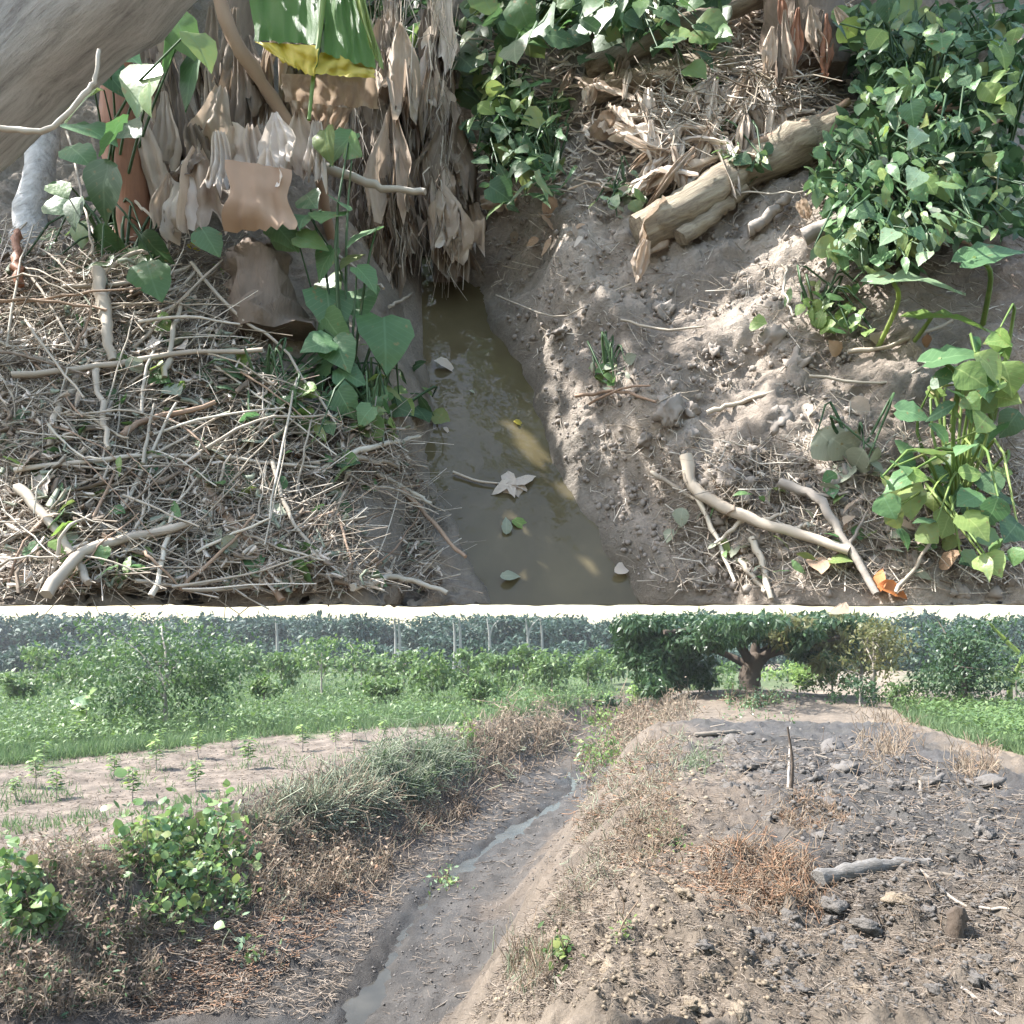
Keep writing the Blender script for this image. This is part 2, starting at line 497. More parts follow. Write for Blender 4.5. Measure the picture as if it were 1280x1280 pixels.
# ------------------------------------------------------------------ the steep upper bank with its little ditch
SL = math.radians(60); UH = 1.6
NRM = np.array([0, -math.sin(SL), math.cos(SL)]); FWD = np.array([0, math.cos(SL), math.sin(SL)])
def up_w(u, v, wv):
    u, v, wv = np.broadcast_arrays(u, v, wv)
    return CAMP + u[..., None] * np.array([1., 0, 0]) + v[..., None] * FWD + (wv - UH)[..., None] * NRM

def up_plane(px, py, w0):
    a = (np.asarray(px, float) - 640) / F; b = (HOR - np.asarray(py, float)) / F
    t = (w0 - UH) / (-math.sin(SL) + b * math.cos(SL))
    return t * a, t * (math.cos(SL) + b * math.sin(SL))

WATER_W = -0.13
Lpx = [(640, 790), (628, 757), (600, 705), (585, 665), (556, 605), (550, 545), (541, 470), (522, 400), (500, 335), (462, 305), (430, 285), (400, 200)]
Rpx = [(822, 790), (798, 757), (745, 682), (702, 612), (676, 560), (664, 510), (642, 455), (604, 400), (577, 350), (545, 318), (520, 300), (500, 210)]
lu, lv = up_plane([p[0] for p in Lpx], [p[1] for p in Lpx], WATER_W)
ru, rv = up_plane([p[0] for p in Rpx], [p[1] for p in Rpx], WATER_W)

def up_h(u, v, fine=True):
    wl = np.interp(v, lv, lu) + .016 * gnoise(v * 9, u * 0 + 3.3, 5); wr = np.interp(v, rv, ru) + .018 * gnoise(v * 11, u * 0 + 8.1, 6)
    dl = wl - u; dr = u - wr
    floor = -.17
    shelf = .22 * (1 - sstep(1.30, 1.62, v))
    wob = .05 * fbm(u * 3, v * 3, 40, 2)
    left = .055 * sstep(-.02, .05, dl) + .23 * sstep(shelf, shelf + .16, dl + wob) + .17 * sstep(shelf + .1, shelf + .75, dl) * (1 - sstep(2.0, 2.6, v)) - .10 * sstep(1.2, 2.2, dl)
    right = .05 * sstep(-.02, .045, dr) + .20 * sstep(.0, .30, dr + wob) + .17 * sstep(.2, 1.0, dr + wob) + .16 * sstep(.5, 2.2, dr) + .06 * sstep(.16, .26, dr + wob * 1.5)
    back = .24 * sstep(2.7, 4.0, v) + .25 * sstep(4.0, 5.2, v)
    end = .0 * v; fill = sstep(2.5, 3.0, v)
    w0 = floor + np.where(dl > -.02, left, 0) + np.where(dr > -.02, right, 0) + back + end
    w0 = np.where(np.maximum(dl, dr) < .3, np.maximum(w0, -.17 + fill * .22), w0)
    edge = sstep(-.02, .12, np.maximum(dl, dr))
    w0 = w0 + edge * .05 * fbm(u * 2.2, v * 2.2, 3, 3)
    if fine:
        w0 = w0 + edge * (.045 * billow(u * 3.6, v * 3.6, 9, 4) * (.35 + 1.2 * np.clip(gnoise(u * 2.3, v * 2.3, 19) + .4, 0, 1)) - .02 * np.abs(gnoise(u * 9 + .4 * gnoise(u * 5, v * 5, 2), v * 6, 23)) + .010 * fbm(u * 30, v * 30, 13, 4, .65) + .003 * billow(u * 45, v * 45, 15, 2))
        w0 = w0 + (1 - edge) * .008 * fbm(u * 14, v * 14, 21, 3)
    return w0

def up_hit(px, py, lift=0.0):
    """world point where the ray through a photo pixel meets the bank"""
    w0 = 0.0
    for _ in range(14):
        u, v = up_plane(px, py, w0 + lift)
        w0 = .5 * w0 + .5 * up_h(np.asarray(u), np.asarray(v), False)
    return up_w(u, v, w0 + lift)

# grid: columns u, each starting on the lip (a nearly level cut) and running up the bank
nu, nv = 500, 420
uu = np.linspace(-2.75, 2.75, nu)
LIP = 757.0
vs = np.full(nu, 1.06)
for _ in range(12):
    lip = LIP + 2.2 * gnoise(uu * 7, uu * 0 + 1.7, 71) + 1.2 * gnoise(uu * 25, uu * 0 + 4.7, 72)
    wloc = up_h(uu, vs)
    b_ = (HOR - lip) / F
    t_ = (wloc - UH) / (-math.sin(SL) + b_ * math.cos(SL))
    vs = .5 * vs + .5 * t_ * (math.cos(SL) + b_ * math.sin(SL))
VTOP = 4.55
s_ = np.linspace(0, 1, nv)[:, None] ** 1.15
V = vs[None] + (VTOP - vs)[None] * s_
U = np.broadcast_to(uu[None], V.shape)
Wd = up_h(U, V)
top = up_w(U, V, Wd)
# underside: the bank is a solid wedge that rises behind its lip
back = top[:, :, :].copy()
dist = (V - vs[None])
back[..., 1] = top[0][None, :, 1] + .03 + dist * .60
back[..., 2] = top[0][None, :, 2] + dist * .80
step = 20
rows = list(range(0, nv, step)) + [nv - 1]
cols = list(range(0, nu, step)) + [nu - 1]
mb = MB()
idx = np.arange(nu * nv).reshape(nv, nu)
q = np.stack([idx[:-1, :-1], idx[:-1, 1:], idx[1:, 1:], idx[1:, :-1]], -1).reshape(-1, 4)
bt = back[np.ix_(rows[1:], range(nu))]
nb = len(rows) - 1
bidx = nu * nv + np.arange(nb * nu).reshape(nb, nu)
ball = np.concatenate([idx[:1], bidx])           # first row shares the lip
q2 = np.stack([ball[:-1, :-1], ball[1:, :-1], ball[1:, 1:], ball[:-1, 1:]], -1).reshape(-1, 4)
q3 = np.stack([idx[-1, :-1], idx[-1, 1:], ball[-1, 1:], ball[-1, :-1]], -1)
def side(c, flip):
    e = idx[rows, c]; bb = ball[:, c]
    a = np.stack([e[:-1], e[1:], bb[1:], bb[:-1]], -1)
    return a[1:, ::-1] if flip else a[1:]
s1 = side(0, True); s2 = side(nu - 1, False)
mb.add(np.concatenate([top.reshape(-1, 3), bt.reshape(-1, 3)]), q, q2, q3, s1, s2)
me = mb.mesh('upper_bank')
# soil colours
dl = np.interp(V, lv, lu) - U; dr = U - np.interp(V, rv, ru)
mud = np.array([.215, .182, .152]); mud2 = np.array([.35, .30, .252]); litter = np.array([.21, .18, .15]); wetc = np.array([.135, .118, .095]); red = np.array([.22, .16, .125])
n_ = np.clip(.5 + fbm(U * 3, V * 3, 55, 4), 0, 1)[..., None]
c = mud * (1 - n_) + mud2 * n_
lm = (sstep(.25, .5, dl + .1 * fbm(U * 5, V * 5, 8, 3)))[..., None]
c = c * (1 - lm) + litter * lm
rm = (sstep(.9, 1.3, dr + .25 * fbm(U * 3, V * 3, 18, 3)) * (1 - sstep(1.6, 2.2, V)))[..., None]
c = c * (1 - rm) + red * rm
bm_ = (sstep(2.9, 3.4, V + .2 * fbm(U * 2, V * 2, 28, 3)))[..., None]
c = c * (1 - bm_) + litter * .8 * bm_
wet = 1 - sstep(.0, .16, np.maximum(dl, dr) + .05 * fbm(U * 8, V * 8, 77, 3))
c = c * (1 - wet[..., None] * .8) + wetc * wet[..., None] * .8
allc = np.ones((len(me.vertices), 4)); allc[:, :3] = litter; allc[:nu * nv, :3] = c.reshape(-1, 3)
a = me.color_attributes.new('soil', 'FLOAT_COLOR', 'POINT'); a.data.foreach_set('color', allc.astype(np.float32).ravel())
ww = np.zeros(len(me.vertices)); ww[:nu * nv] = (wet * .75).ravel()
a = me.attributes.new('wet', 'FLOAT', 'POINT'); a.data.foreach_set('value', ww.astype(np.float32))
link('upper_bank', me, M['upmud'], kind='structure')

# water in the upper ditch
mb = MB()
vv = np.linspace(0, 1, 60)
for_left = []; 
vline = np.linspace(1.12, 2.95, 60)
ul = np.interp(vline, lv, lu) - .06; ur = np.interp(vline, rv, ru) + .06
vl_start = np.interp(0, [0, 1], [0, 1])
g = np.linspace(0, 1, 24)
Ug = ul[:, None] * (1 - g) + ur[:, None] * g
Vg = np.broadcast_to(vline[:, None], Ug.shape).copy()
# first row follows the lip
b_ = (HOR - 756.0) / F
t_ = (WATER_W - UH) / (-math.sin(SL) + b_ * math.cos(SL)); vlip = t_ * (math.cos(SL) + b_ * math.sin(SL))
Vg = vlip + (Vg - 1.12) / (2.95 - 1.12) * (2.95 - vlip)
wl_ = np.interp(Vg[:, 0], lv, lu) - .06; wr_ = np.interp(Vg[:, 0], rv, ru) + .06
Ug = wl_[:, None] * (1 - g) + wr_[:, None] * g
pts = up_w(Ug, Vg, np.full(Ug.shape, WATER_W) + .002 * fbm(Ug * 12, Vg * 12, 3, 3))
i_ = np.arange(60 * 24).reshape(60, 24)
mb.add(pts.reshape(-1, 3), np.stack([i_[:-1, :-1], i_[:-1, 1:], i_[1:, 1:], i_[1:, :-1]], -1).reshape(-1, 4))
link('ditch_water', mb.mesh('ditch_water'), M['water_up'], kind='structure')

# ------------------------------------------------------------------ the lower field, ditch and spoil heap
def low_plane(px, py, z):
    px = np.asarray(px, float); py = np.asarray(py, float)
    t = (HC - z) / ((py - HOR) / F)
    return (px - 640) / F * t, t
DFL = -1.2
dpx = [(380, 1300), (450, 1240), (505, 1165), (545, 1115), (606, 1060), (655, 1025), (700, 985), (735, 950), (760, 922)]
dx, dy = low_plane([p[0] for p in dpx], [p[1] for p in dpx], DFL)
dx = np.concatenate([[dx[0] - 2.2, dx[0] - .6], dx, [dx[-1] + 2.2, dx[-1] + 8]]); dy = np.concatenate([[-6, dy[0] - 2.0], dy, [dy[-1] + 8, dy[-1] + 30]])
def ditch_x(y): return np.interp(y, dy, dx)
WLEV = DFL - .062
_tp = [(420, 1310), (452, 1262), (474, 1225), (500, 1180), (516, 1150), (532, 1125), (560, 1098), (584, 1080), (640, 1040), (690, 1010), (720, 985)]
_tx, _ty = low_plane([q[0] for q in _tp], [q[1] for q in _tp], WLEV)
def trick_x(y): return np.interp(y, _ty, _tx) + .05 * gnoise(np.asarray(y) * 1.1, np.asarray(y) * 0 + 2.2, 9)
_pools = [(642, 1040, 34, 13), (583, 1083, 26, 11), (690, 1012, 18, 7), (455, 1255, 40, 26)]
def pool_dip(x, y):
    s = 0
    for px, py, rx, ry in _pools:
        cx, cy = low_plane(px, py, WLEV); _, y2 = low_plane(px, py - ry, WLEV)
        s = s + np.exp(-(((x - cx - .12 * (y - cy)) / (rx / F * cy)) ** 2 + ((y - cy) / max(y2 - cy, .2)) ** 2) * 1.2)
    return np.minimum(s, 1)

def low_h(x, y, fine=True):
    x = np.asarray(x, float); y = np.asarray(y, float)
    d = x - ditch_x(y)
    wob = .35 * fbm(x * .5, y * .5, 200, 3)
    fade = 1 - sstep(34, 48, y)
    lft = sstep(.55, 3.1, -d + wob * .7)
    ridge = .26 * np.exp(-((-d - 3.0) / .7) ** 2)
    rgt = sstep(.8, 3.3, d + wob * .6)
    heapmask = rgt * (1 - sstep(.0, 2.6, d - 7.8 + wob)) * (1 - sstep(16.5, 20.5, y + 2 * wob + .0 * x))
    zr = DFL + (-DFL + .18) * rgt + .72 * heapmask
    zl = DFL + (-DFL) * lft + ridge
    zr = zr - .34 * (1 - sstep(3.7, 5.5, y)) * rgt
    z = np.where(d < 0, zl, zr)
    z = z * fade + (1 - fade) * np.where(d < 0, 0.0, .18)
    # rise under the big spreading tree
    z = z + .55 * np.exp(-(((x - 10.2) / 6) ** 2 + ((y - 33.5) / 5.0) ** 2))
    z = z + .10 * fbm(x * .35, y * .35, 210, 3) * sstep(.5, 3, np.abs(d))
    z = z - (.085 * np.exp(-((x - trick_x(y)) / .10) ** 2) + .09 * pool_dip(x, y)) * (1 - sstep(24, 27, y))
    if fine:
        rough = .25 + .75 * np.clip(heapmask + .5 * rgt * (1 - sstep(4, 7, d)), 0, 1) * (1 - sstep(18, 24, y)) 
        slope = np.exp(-((np.abs(d) - 1.8) / 1.1) ** 2)
        rough = np.maximum(rough, .85 * slope) * (1 - sstep(25, 60, y) * .8)
        z = z + rough * (.12 * billow(x * 1.3, y * 1.3, 220, 3) + .085 * np.clip(billow(x * 4.2, y * 3.6, 226, 3), -.12, 1) + .035 * fbm(x * 13, y * 11, 230, 4, .65))
        z = z + (1 - sstep(.6, 1.6, np.abs(d))) * (.026 * fbm(x * 3, y * 7, 240, 4, .62) + .085 * np.maximum(billow(x * 2.0, y * 5, 242, 3), -.06) + .035 * sstep(.25, .9, np.abs(x - trick_x(y))))
    return z

def low_hit(px, py):
    """world point where the ray through a photo pixel meets the lower ground (nearest hit)"""
    px = np.atleast_1d(np.asarray(px, float)); py = np.atleast_1d(np.asarray(py, float))
    ts = np.concatenate([np.linspace(2.5, 40, 420), np.linspace(40.5, 170, 200)])
    a = (px - 640) / F; b = (HOR - py) / F
    X = a[:, None] * ts; Y = np.broadcast_to(ts, X.shape); Z = HC + b[:, None] * ts
    G = low_h(X, Y, False)
    hit = (Z <= G); k = np.where(hit.any(1), hit.argmax(1), len(ts) - 1)
    t = ts[k]
    k0 = np.maximum(k - 1, 0); r = np.arange(len(px))
    d0 = Z[r, k0] - G[r, k0]; d1 = Z[r, k] - G[r, k]
    fr = np.where(d0 > d1, d0 / np.maximum(d0 - d1, 1e-6), 1)
    t = ts[k0] + (ts[k] - ts[k0]) * np.clip(fr, 0, 1)
    x = a * t; y = t
    p = np.stack([x, y, low_h(x, y)], -1)
    return p[0] if len(p) == 1 else p

ny, nx = 470, 470
yy = np.concatenate([np.linspace(-9, 3.0, 30)[:-1], 3.0 * (900 / 3.0) ** (np.linspace(0, 1, ny - 29) ** 1.12)])
aa = np.linspace(-1, 1, nx)
X = aa[None] * (.80 * np.maximum(yy, 3)[:, None] + 3.0)
Y = np.broadcast_to(yy[:, None], X.shape)
Z = low_h(X, Y)
far = sstep(120, 300, Y); Z = Z * (1 - far)
mb = MB()
i_ = np.arange(ny * nx).reshape(ny, nx)
mb.add(np.stack([X, Y, Z], -1).reshape(-1, 3), np.stack([i_[:-1, :-1], i_[:-1, 1:], i_[1:, 1:], i_[1:, :-1]], -1).reshape(-1, 4))
me = mb.mesh('ground')
D = X - ditch_x(Y)
def zone(m): return np.clip(m, 0, 1)[..., None]
n3 = fbm(X * .8, Y * .8, 300, 4); n4 = fbm(X * 2.5, Y * 2.5, 310, 4)
greenc = np.array([0.050, 0.065, 0.029]); dirt = np.array([0.097, 0.079, 0.064]); brown = np.array([0.071, 0.057, 0.046]); grey = np.array([0.055, 0.051, 0.047]); heapc = np.array([0.057, 0.054, 0.052]); sand = np.array([0.135, 0.109, 0.083]); tan = np.array([0.105, 0.087, 0.069]); blk = np.array([0.039, 0.037, 0.034])
c = np.ones(X.shape + (3,)) * greenc
# bare strip along the left of the ditch
gx, gy = low_plane([-300, 16, 200, 350, 550, 700, 760], [975, 955, 932, 915, 903, 893, 880], 0.0)
gb = np.interp(X, gx, gy)
m = zone(sstep(-2.5, 2.5, gb - Y + 4.5 * n3 + 2 * n4)) * (X < ditch_x(Y) + 1)[..., None]
c = c * (1 - m) + (dirt * (1 + .25 * zone(n4 + .5) - .1)) * m
m = zone(sstep(-3.6, -2.6, D + .5 * n3) * (Y < 45)); c = c * (1 - m) + brown * m
m = zone(sstep(-1.7, -.9, D + .5 * n3) * (1 - sstep(.9, 2.0, D + .6 * n3)) * (Y < 36)); c = c * (1 - m) + grey * m
m = zone(sstep(1.0, 2.0, D + .6 * n3) * (1 - sstep(38, 52, Y + 4 * n3))); c = c * (1 - m) + (tan * .55 + brown * .45) * m
hp = np.clip(sstep(3.6, 4.8, D + 1.0 * n3 + .06 * (Y - 8)) * (1 - sstep(8.6, 10.0, D + n3)) * (1 - sstep(17, 20, Y + 1.5 * n3)) * sstep(3.6, 5.2, Y + .9 * n4 + n3), 0, 1)
c = c * (1 - hp[..., None]) + (heapc * (1 - .35 * zone(n3 + .1))) * hp[..., None]
m = zone(sstep(.0, .4, n4 + n3 * .5 + .02 * (X - 2)) * hp * .85); c = c * (1 - m) + blk * 1.25 * m
m = zone(sstep(1.6, 2.6, D) * (1 - sstep(4.6, 6.4, Y + .8 * n3))); c = c * (1 - m * .8) + tan * m * .8
# sandy track behind the heap, then the grass on its right
tx = np.array([40, 17, 13.5, 12.2, 12.5, 15.5, 19, 26, 40]); ty = np.array([2, 12, 15, 19, 26, 33, 42, 60, 90])
tc_ = np.interp(Y, ty, tx); tw = .9 + .05 * Y
m = zone(1 - sstep(.8, 1.25, np.abs(X - tc_) / tw + .5 * n3)) * (Y > 9)[..., None]
c = c * (1 - m) + sand * m
m = zone(sstep(7.4, 8.6, D + .6 * n3) * (X < tc_ + tw * .6) * (Y < 32) * (Y > 4)); c = c * (1 - m) + (sand * .8 + tan * .2) * m
m = zone((1 - sstep(.6, 1.2, np.hypot((X - 10.5) / 7.5, (Y - 31) / 7.0) + .4 * n3)) * .85); c = c * (1 - m) + tan * m
m = zone(1 - sstep(.7, 1.2, np.abs(D + .2 * n3) / 9) ) * zone(sstep(22, 26, Y) * (1 - sstep(30, 40, Y)) * (D > -2)); c = c * (1 - m * .6) + tan * m * .6
c = c * (1 + .3 * n4[..., None]) * (1 + .22 * zone(np.abs(D) - 1.2) * (1 - .75 * hp[..., None]))
wz = np.exp(-((D + .1 + .15 * n4) / .5) ** 2)[..., None] * (Y < 36)[..., None]; c = c * (1 - .45 * wz)
col4 = np.ones((ny * nx, 4)); col4[:, :3] = np.clip(c, .02, .6).reshape(-1, 3)
a = me.color_attributes.new('soil', 'FLOAT_COLOR', 'POINT'); a.data.foreach_set('color', col4.astype(np.float32).ravel())
wet = np.exp(-((D + .1) / .75) ** 2) * (Y < 36) * np.clip(.55 + n3, 0, 1) * .8
a = me.attributes.new('wet', 'FLOAT', 'POINT'); a.data.foreach_set('value', wet.astype(np.float32).ravel())
link('ground', me, M['ground'], kind='structure')

# water lying along the ditch floor: a level sheet that shows wherever the mud dips below it
wy = np.linspace(4.5, 25.5, 90); wx0 = trick_x(wy); wn_ = np.linspace(-1, 1, 13)
Xw = wx0[:, None] + wn_[None] * .62; Yw = np.broadcast_to(wy[:, None], Xw.shape)
m = MB(); i_ = np.arange(Xw.size).reshape(Xw.shape)
m.add(np.stack([Xw, Yw, np.full(Xw.shape, WLEV)], -1).reshape(-1, 3), np.stack([i_[:-1, :-1], i_[:-1, 1:], i_[1:, 1:], i_[1:, :-1]], -1).reshape(-1, 4))
link('trickle_water', m.mesh('trickle_water'), M['water_low'], kind='structure')
# ------------------------------------------------------------------ things on the upper bank
LEAVES = {}
def leaf_mesh(kind, matname, n, fold=.12, droop=.15):
    key = (kind, matname, n)
    if key not in LEAVES:
        t = leaf_template(kind, fold * .6 + .05 * n, droop + .13 * n, True)
        v = t[0].copy()
        r = np.random.default_rng(n * 7 + len(kind))
        v[:, 0] += .05 * np.sin(v[:, 1] * 4 + n); v[:, 2] += r.normal(0, .018, len(v))
        mb = MB(); mb.add(v, t[1])
        me = mb.mesh(kind + '_leaf'); me.materials.append(M[matname])
        LEAVES[key] = me
    return LEAVES[key]

def leaf(parent, kind, matname, base, d, nrm, length, width=1.0, n=None, name='leaf', label=None):
    n = random.randrange(3) if n is None else n
    R = frame(np.asarray(d)[None], np.asarray(nrm)[None])[0] * np.array([length * width, length, length])
    o = link(name, leaf_mesh(kind, matname, n), None, parent, None, R, base)
    if label: o['label'] = label
    return o

def rvec(s=1.0): return np.array([random.gauss(0, s), random.gauss(0, s), random.gauss(0, s)])
UPV = np.array([0, 0, 1.]); TOCAM = np.array([0, -1., .1])

def dep_at(px, py): return float(up_hit(px, py)[1])

def sheet(mb, top, bot, w0, w1, pleat=.02, npl=2.5, curl=.3, seed=0, thick=.002, ragged=.12, nu_=13, nv_=20, side=None, taper=.75, bend=0.0, rough=.012):
    """a dry leaf hanging or lying from top to bot: pleated, curled, ragged at its end"""
    r = np.random.default_rng(seed)
    top = np.asarray(top, float); bot = np.asarray(bot, float)
    L = np.linalg.norm(bot - top); ax = (bot - top) / L
    sd = np.array([1, .35 * r.normal(), .15 * r.normal()]) if side is None else np.asarray(side, float)
    sd = unit(sd - ax * np.dot(sd, ax)); nr = np.cross(sd, ax)
    if nr[1] > 0: nr = -nr
    u = np.linspace(-1, 1, nu_)[None]; t = np.linspace(0, 1, nv_)[:, None]
    wdt = (w0 + (w1 - w0) * np.sin(np.clip(t * 1.25, 0, 1) * np.pi / 2)) * (1 - (taper * np.clip((t - .55) / .45, 0, 1) ** 1.5)) * .5
    x = u * wdt * (1 + .15 * np.sin(t * 7 + r.random() * 6))
    ph = r.random() * 6
    z = pleat * np.sin(u * npl * 3 + ph + t * r.normal(0, 1.5)) + curl * wdt * u * u * r.choice([-1, 1]) + .03 * L * np.sin(t * 3.5 + r.random() * 6) * r.normal(0, 1)
    z = z + bend * L * np.sin(np.pi * t) + rough * fbm(u * 3 + seed, t * 5 + seed * .7, seed, 3) + .05 * w0 * np.sin(u * 17 + ph) + .25 * w1 * (t ** 2) * gnoise(u * 2 + seed, t * 2.5, seed + 3)
    y = t * L * (1 - ragged * np.abs(gnoise(u * 4 + seed * 1.3, u * 0 + .5, seed)) * 2 * t)
    x = x + .10 * L * np.sin(t * 2.2 + r.random() * 6) * r.normal(0, .5)
    z = z * (.35 + .65 * t)
    p = top + x[..., None] * sd + y[..., None] * ax + z[..., None] * nr
    i = np.arange(nu_ * nv_).reshape(nv_, nu_)
    mb.add(p.reshape(-1, 3), np.stack([i[:-1, :-1], i[:-1, 1:], i[1:, 1:], i[1:, :-1]], -1).reshape(-1, 4))

def one_sheet(name, parent, a, b, depth, w0, w1, mat='dryleaf', db=0.0, label=None, **k):
    """a, b in photo pixels; depth metres; widths in pixels"""
    mb = MB(); s = depth / F
    sheet(mb, P(a[0], a[1], depth), P(b[0], b[1], depth + db), w0 * s, w1 * s, **k)
    o = part(name, mb, M[mat], parent)
    if label: o['label'] = label
    return o

# --- leaning grey log across the top left corner, with a bare twig before it
A = P(-420, 474, 2.05); B = P(250, -132, 1.45)
M['lean'] = mat_log('weathered_log', [(.20, .19, .185), (.42, .41, .40), (.54, .53, .52), (.66, .65, .64)], 3.2, B - A)
t = thing('leaning_log', 'thick weathered grey log leaning across the upper left corner, close by', 'log', A)
mb = MB(); add_tube(mb, smooth_path([A, B], 26, .004, 3), np.linspace(.123, .108, 26), 28, .05, 5); o = part('trunk', mb, M['lean'], t)
def px_path(pts, depth, n=14, wob=.0, seed=0):
    if np.isscalar(depth): depth = [depth] * len(pts)
    return smooth_path([P(a, b, d) for (a, b), d in zip(pts, depth)], n, wob, seed)
mb = MB(); add_tube(mb, px_path([(-20, 158), (30, 163), (58, 162), (85, 142), (110, 112), (120, 96), (124, 62)], 1.36, 22, .0008), np.linspace(.0055, .0035, 22), 6, .2)
o = part('twig', mb, M['stalk'], thing('bare_twig', 'bare pale crooked twig in front of the leaning grey log', 'twig', P(30, 163, 1.36)))
# --- the post behind it at the left edge
b0 = up_hit(34, 296)
t = thing('wooden_post', 'short grey weathered post below the leaning log at the left edge', 'post', b0)
mb = MB(); add_tube(mb, smooth_path([b0 - UPV * .05, P(46, 230, b0[1]), P(62, 150, b0[1])], 14, .003), np.linspace(.048, .036, 14), 12, .1); part('shaft', mb, M['lean'], t)

# --- left banana plant: stems, dry sheaths, hanging dry leaves, the green and yellow blade
b0 = up_hit(170, 305); D0 = float(b0[1])
bp = thing('banana_plant', 'banana plant with red brown stem, dry sheaths and a green and yellow blade on top', 'banana plant', b0)
mb = MB(); add_tube(mb, px_path([(168, 312), (164, 250), (152, 190), (146, 110), (150, 30)], D0, 18), np.array([.050] * 9 + list(np.linspace(.05, .035, 9))), 14, .07); part('pseudostem', mb, M['stem_red'], bp)
mb = MB(); add_tube(mb, px_path([(232, 262), (222, 200), (205, 120), (196, 30)], D0 + .12, 16), np.linspace(.06, .04, 16), 14, .12); part('pseudostem', mb, M['stem_dark'], bp)
mb = MB(); add_tube(mb, px_path([(330, 300), (310, 200), (295, 110), (300, 10)], D0 + .28, 16), np.linspace(.06, .045, 16), 14, .14); part('pseudostem', mb, M['stem_dark'], bp)
sp = [  # a, b, w0, w1, mat, depth offset
 ((186, 170), (222, 290), 42, 30, 'dryleaf', -.02), ((178, 205), (190, 275), 30, 34, 'dryleaf', .02), ((230, 215), (222, 302), 30, 52, 'dryleaf_pale', -.12),
 ((252, 200), (256, 300), 30, 44, 'dryleaf', -.14), ((215, 232), (205, 296), 18, 26, 'dryleaf', -.11), ((268, 178), (270, 245), 34, 26, 'dryleaf_pale', -.16),
 ((292, 170), (300, 225), 40, 52, 'dryleaf', -.13), ((322, 172), (330, 240), 40, 30, 'dryleaf', -.15), ((345, 155), (352, 225), 24, 40, 'dryleaf_pale', -.17),
 ((335, 200), (338, 250), 22, 30, 'dryleaf_pale', -.2), ((240, 170), (262, 215), 46, 30, 'stem_dark', -.05),
 ((205, 130), (212, 235), 26, 34, 'dryleaf', .0), ((270, 120), (262, 200), 30, 40, 'dryleaf', -.03), ((372, 150), (380, 230), 26, 44, 'dryleaf', -.08), ((395, 165), (388, 235), 30, 22, 'dryleaf_pale', -.09)]
for k, (a, b, w0, w1, mt, do) in enumerate(sp):
    one_sheet('dry_leaf', bp, (a[0] + (b[0] - a[0]) * -.1, a[1] - 14), b, D0 + do, w0 * .35, w1 * 1.35, mt, bend=.05 * (-1) ** k, pleat=.012 + .004 * (k % 4), seed=20 + k, npl=2 + k % 3, taper=.12, ragged=.2)
one_sheet('sheath_flap', bp, (326, 205), (320, 288), D0 - .22, 70, 84, 'sheet', pleat=.004, curl=.12, ragged=.05, seed=77, taper=.05, rough=.003, bend=.06, label='flat brown squared flap of dry sheath')
one_sheet('sheath_flap', bp, (250, 190), (215, 222), D0 - .15, 26, 18, 'stem_dark', pleat=.004, curl=.2, ragged=.03, seed=78)
for k in range(26):
    x_ = 190 + (k % 13) * 18 + random.gauss(0, 6); y_ = random.uniform(-20, 70) + (60 if k > 12 else 0); l_ = random.uniform(80, 150)
    one_sheet('dry_leaf', bp, (x_, y_), (x_ + random.gauss(0, 12), min(y_ + l_, 235)), D0 + .06 + random.gauss(0, .04), 8, random.uniform(22, 46), ['dryleaf_brown', 'dryleaf', 'dryleaf_brown', 'stem_dark'][k % 4], pleat=.012, seed=140 + k, taper=.15, ragged=.35, curl=.5)
# big blade at the top
def blade(name, parent, pts, mat, seed, label=None, thick_wave=.0035):
    """a flat piece of banana blade between two pixel edges"""
    (a0, a1, b0_, b1), depth, tilt = pts
    mb = MB(); nu_, nv_ = 22, 10
    u = np.linspace(0, 1, nu_)[None, :, None]; v = np.linspace(0, 1, nv_)[:, None, None]
    q = (np.array(a0) * (1 - u) + np.array(a1) * u) * (1 - v) + (np.array(b0_) * (1 - u) + np.array(b1) * u) * v
    q = q + np.stack([3 * gnoise(u[..., 0] * 6 + v[..., 0], v[..., 0] * 3, seed), 4 * gnoise(u[..., 0] * 9, v[..., 0] * 2, seed + 1) * v[..., 0]], -1)
    dd = depth + tilt * v[..., 0] + thick_wave * np.sin(u[..., 0] * 34 + v[..., 0] * 2) + .02 * gnoise(u[..., 0] * 4, v[..., 0] * 2, seed + 4)
    p = np.stack([(q[..., 0] - 640) / F * dd, dd, HC + (HOR - q[..., 1]) / F * dd], -1)
    i = np.arange(nu_ * nv_).reshape(nv_, nu_)
    mb.add(p.reshape(-1, 3), np.stack([i[:-1, :-1], i[:-1, 1:], i[1:, 1:], i[1:, :-1]], -1).reshape(-1, 4))
    o = part(name, mb, M[mat], parent)
    if label: o['label'] = label
    return o
DB = D0 - .10
blade('leaf_blade', bp, (((308, -30), (404, -40), (318, 50), (400, 56)), DB, -.05), 'banana_green', 3, 'bright green part of the broad blade')
blade('leaf_blade', bp, (((318, 52), (400, 57), (352, 76), (393, 97)), DB - .05, -.02), 'leaf_yellow', 4, 'yellow lower edge of the blade')
blade('leaf_blade', bp, (((408, -30), (440, -30), (402, 66), (470, 86)), DB, -.04), 'banana_green', 5, 'green blade half right of the midrib')
blade('leaf_blade', bp, (((404, 60), (466, 84), (384, 92), (470, 98)), DB - .03, -.03), 'leaf_yellow', 6, 'yellow lower edge right of the midrib')
blade('leaf_blade', bp, (((436, -30), (450, -30), (462, 60), (480, 90)), DB - .07, -.02), 'leaf_lime', 7, 'yellow green folded margin')
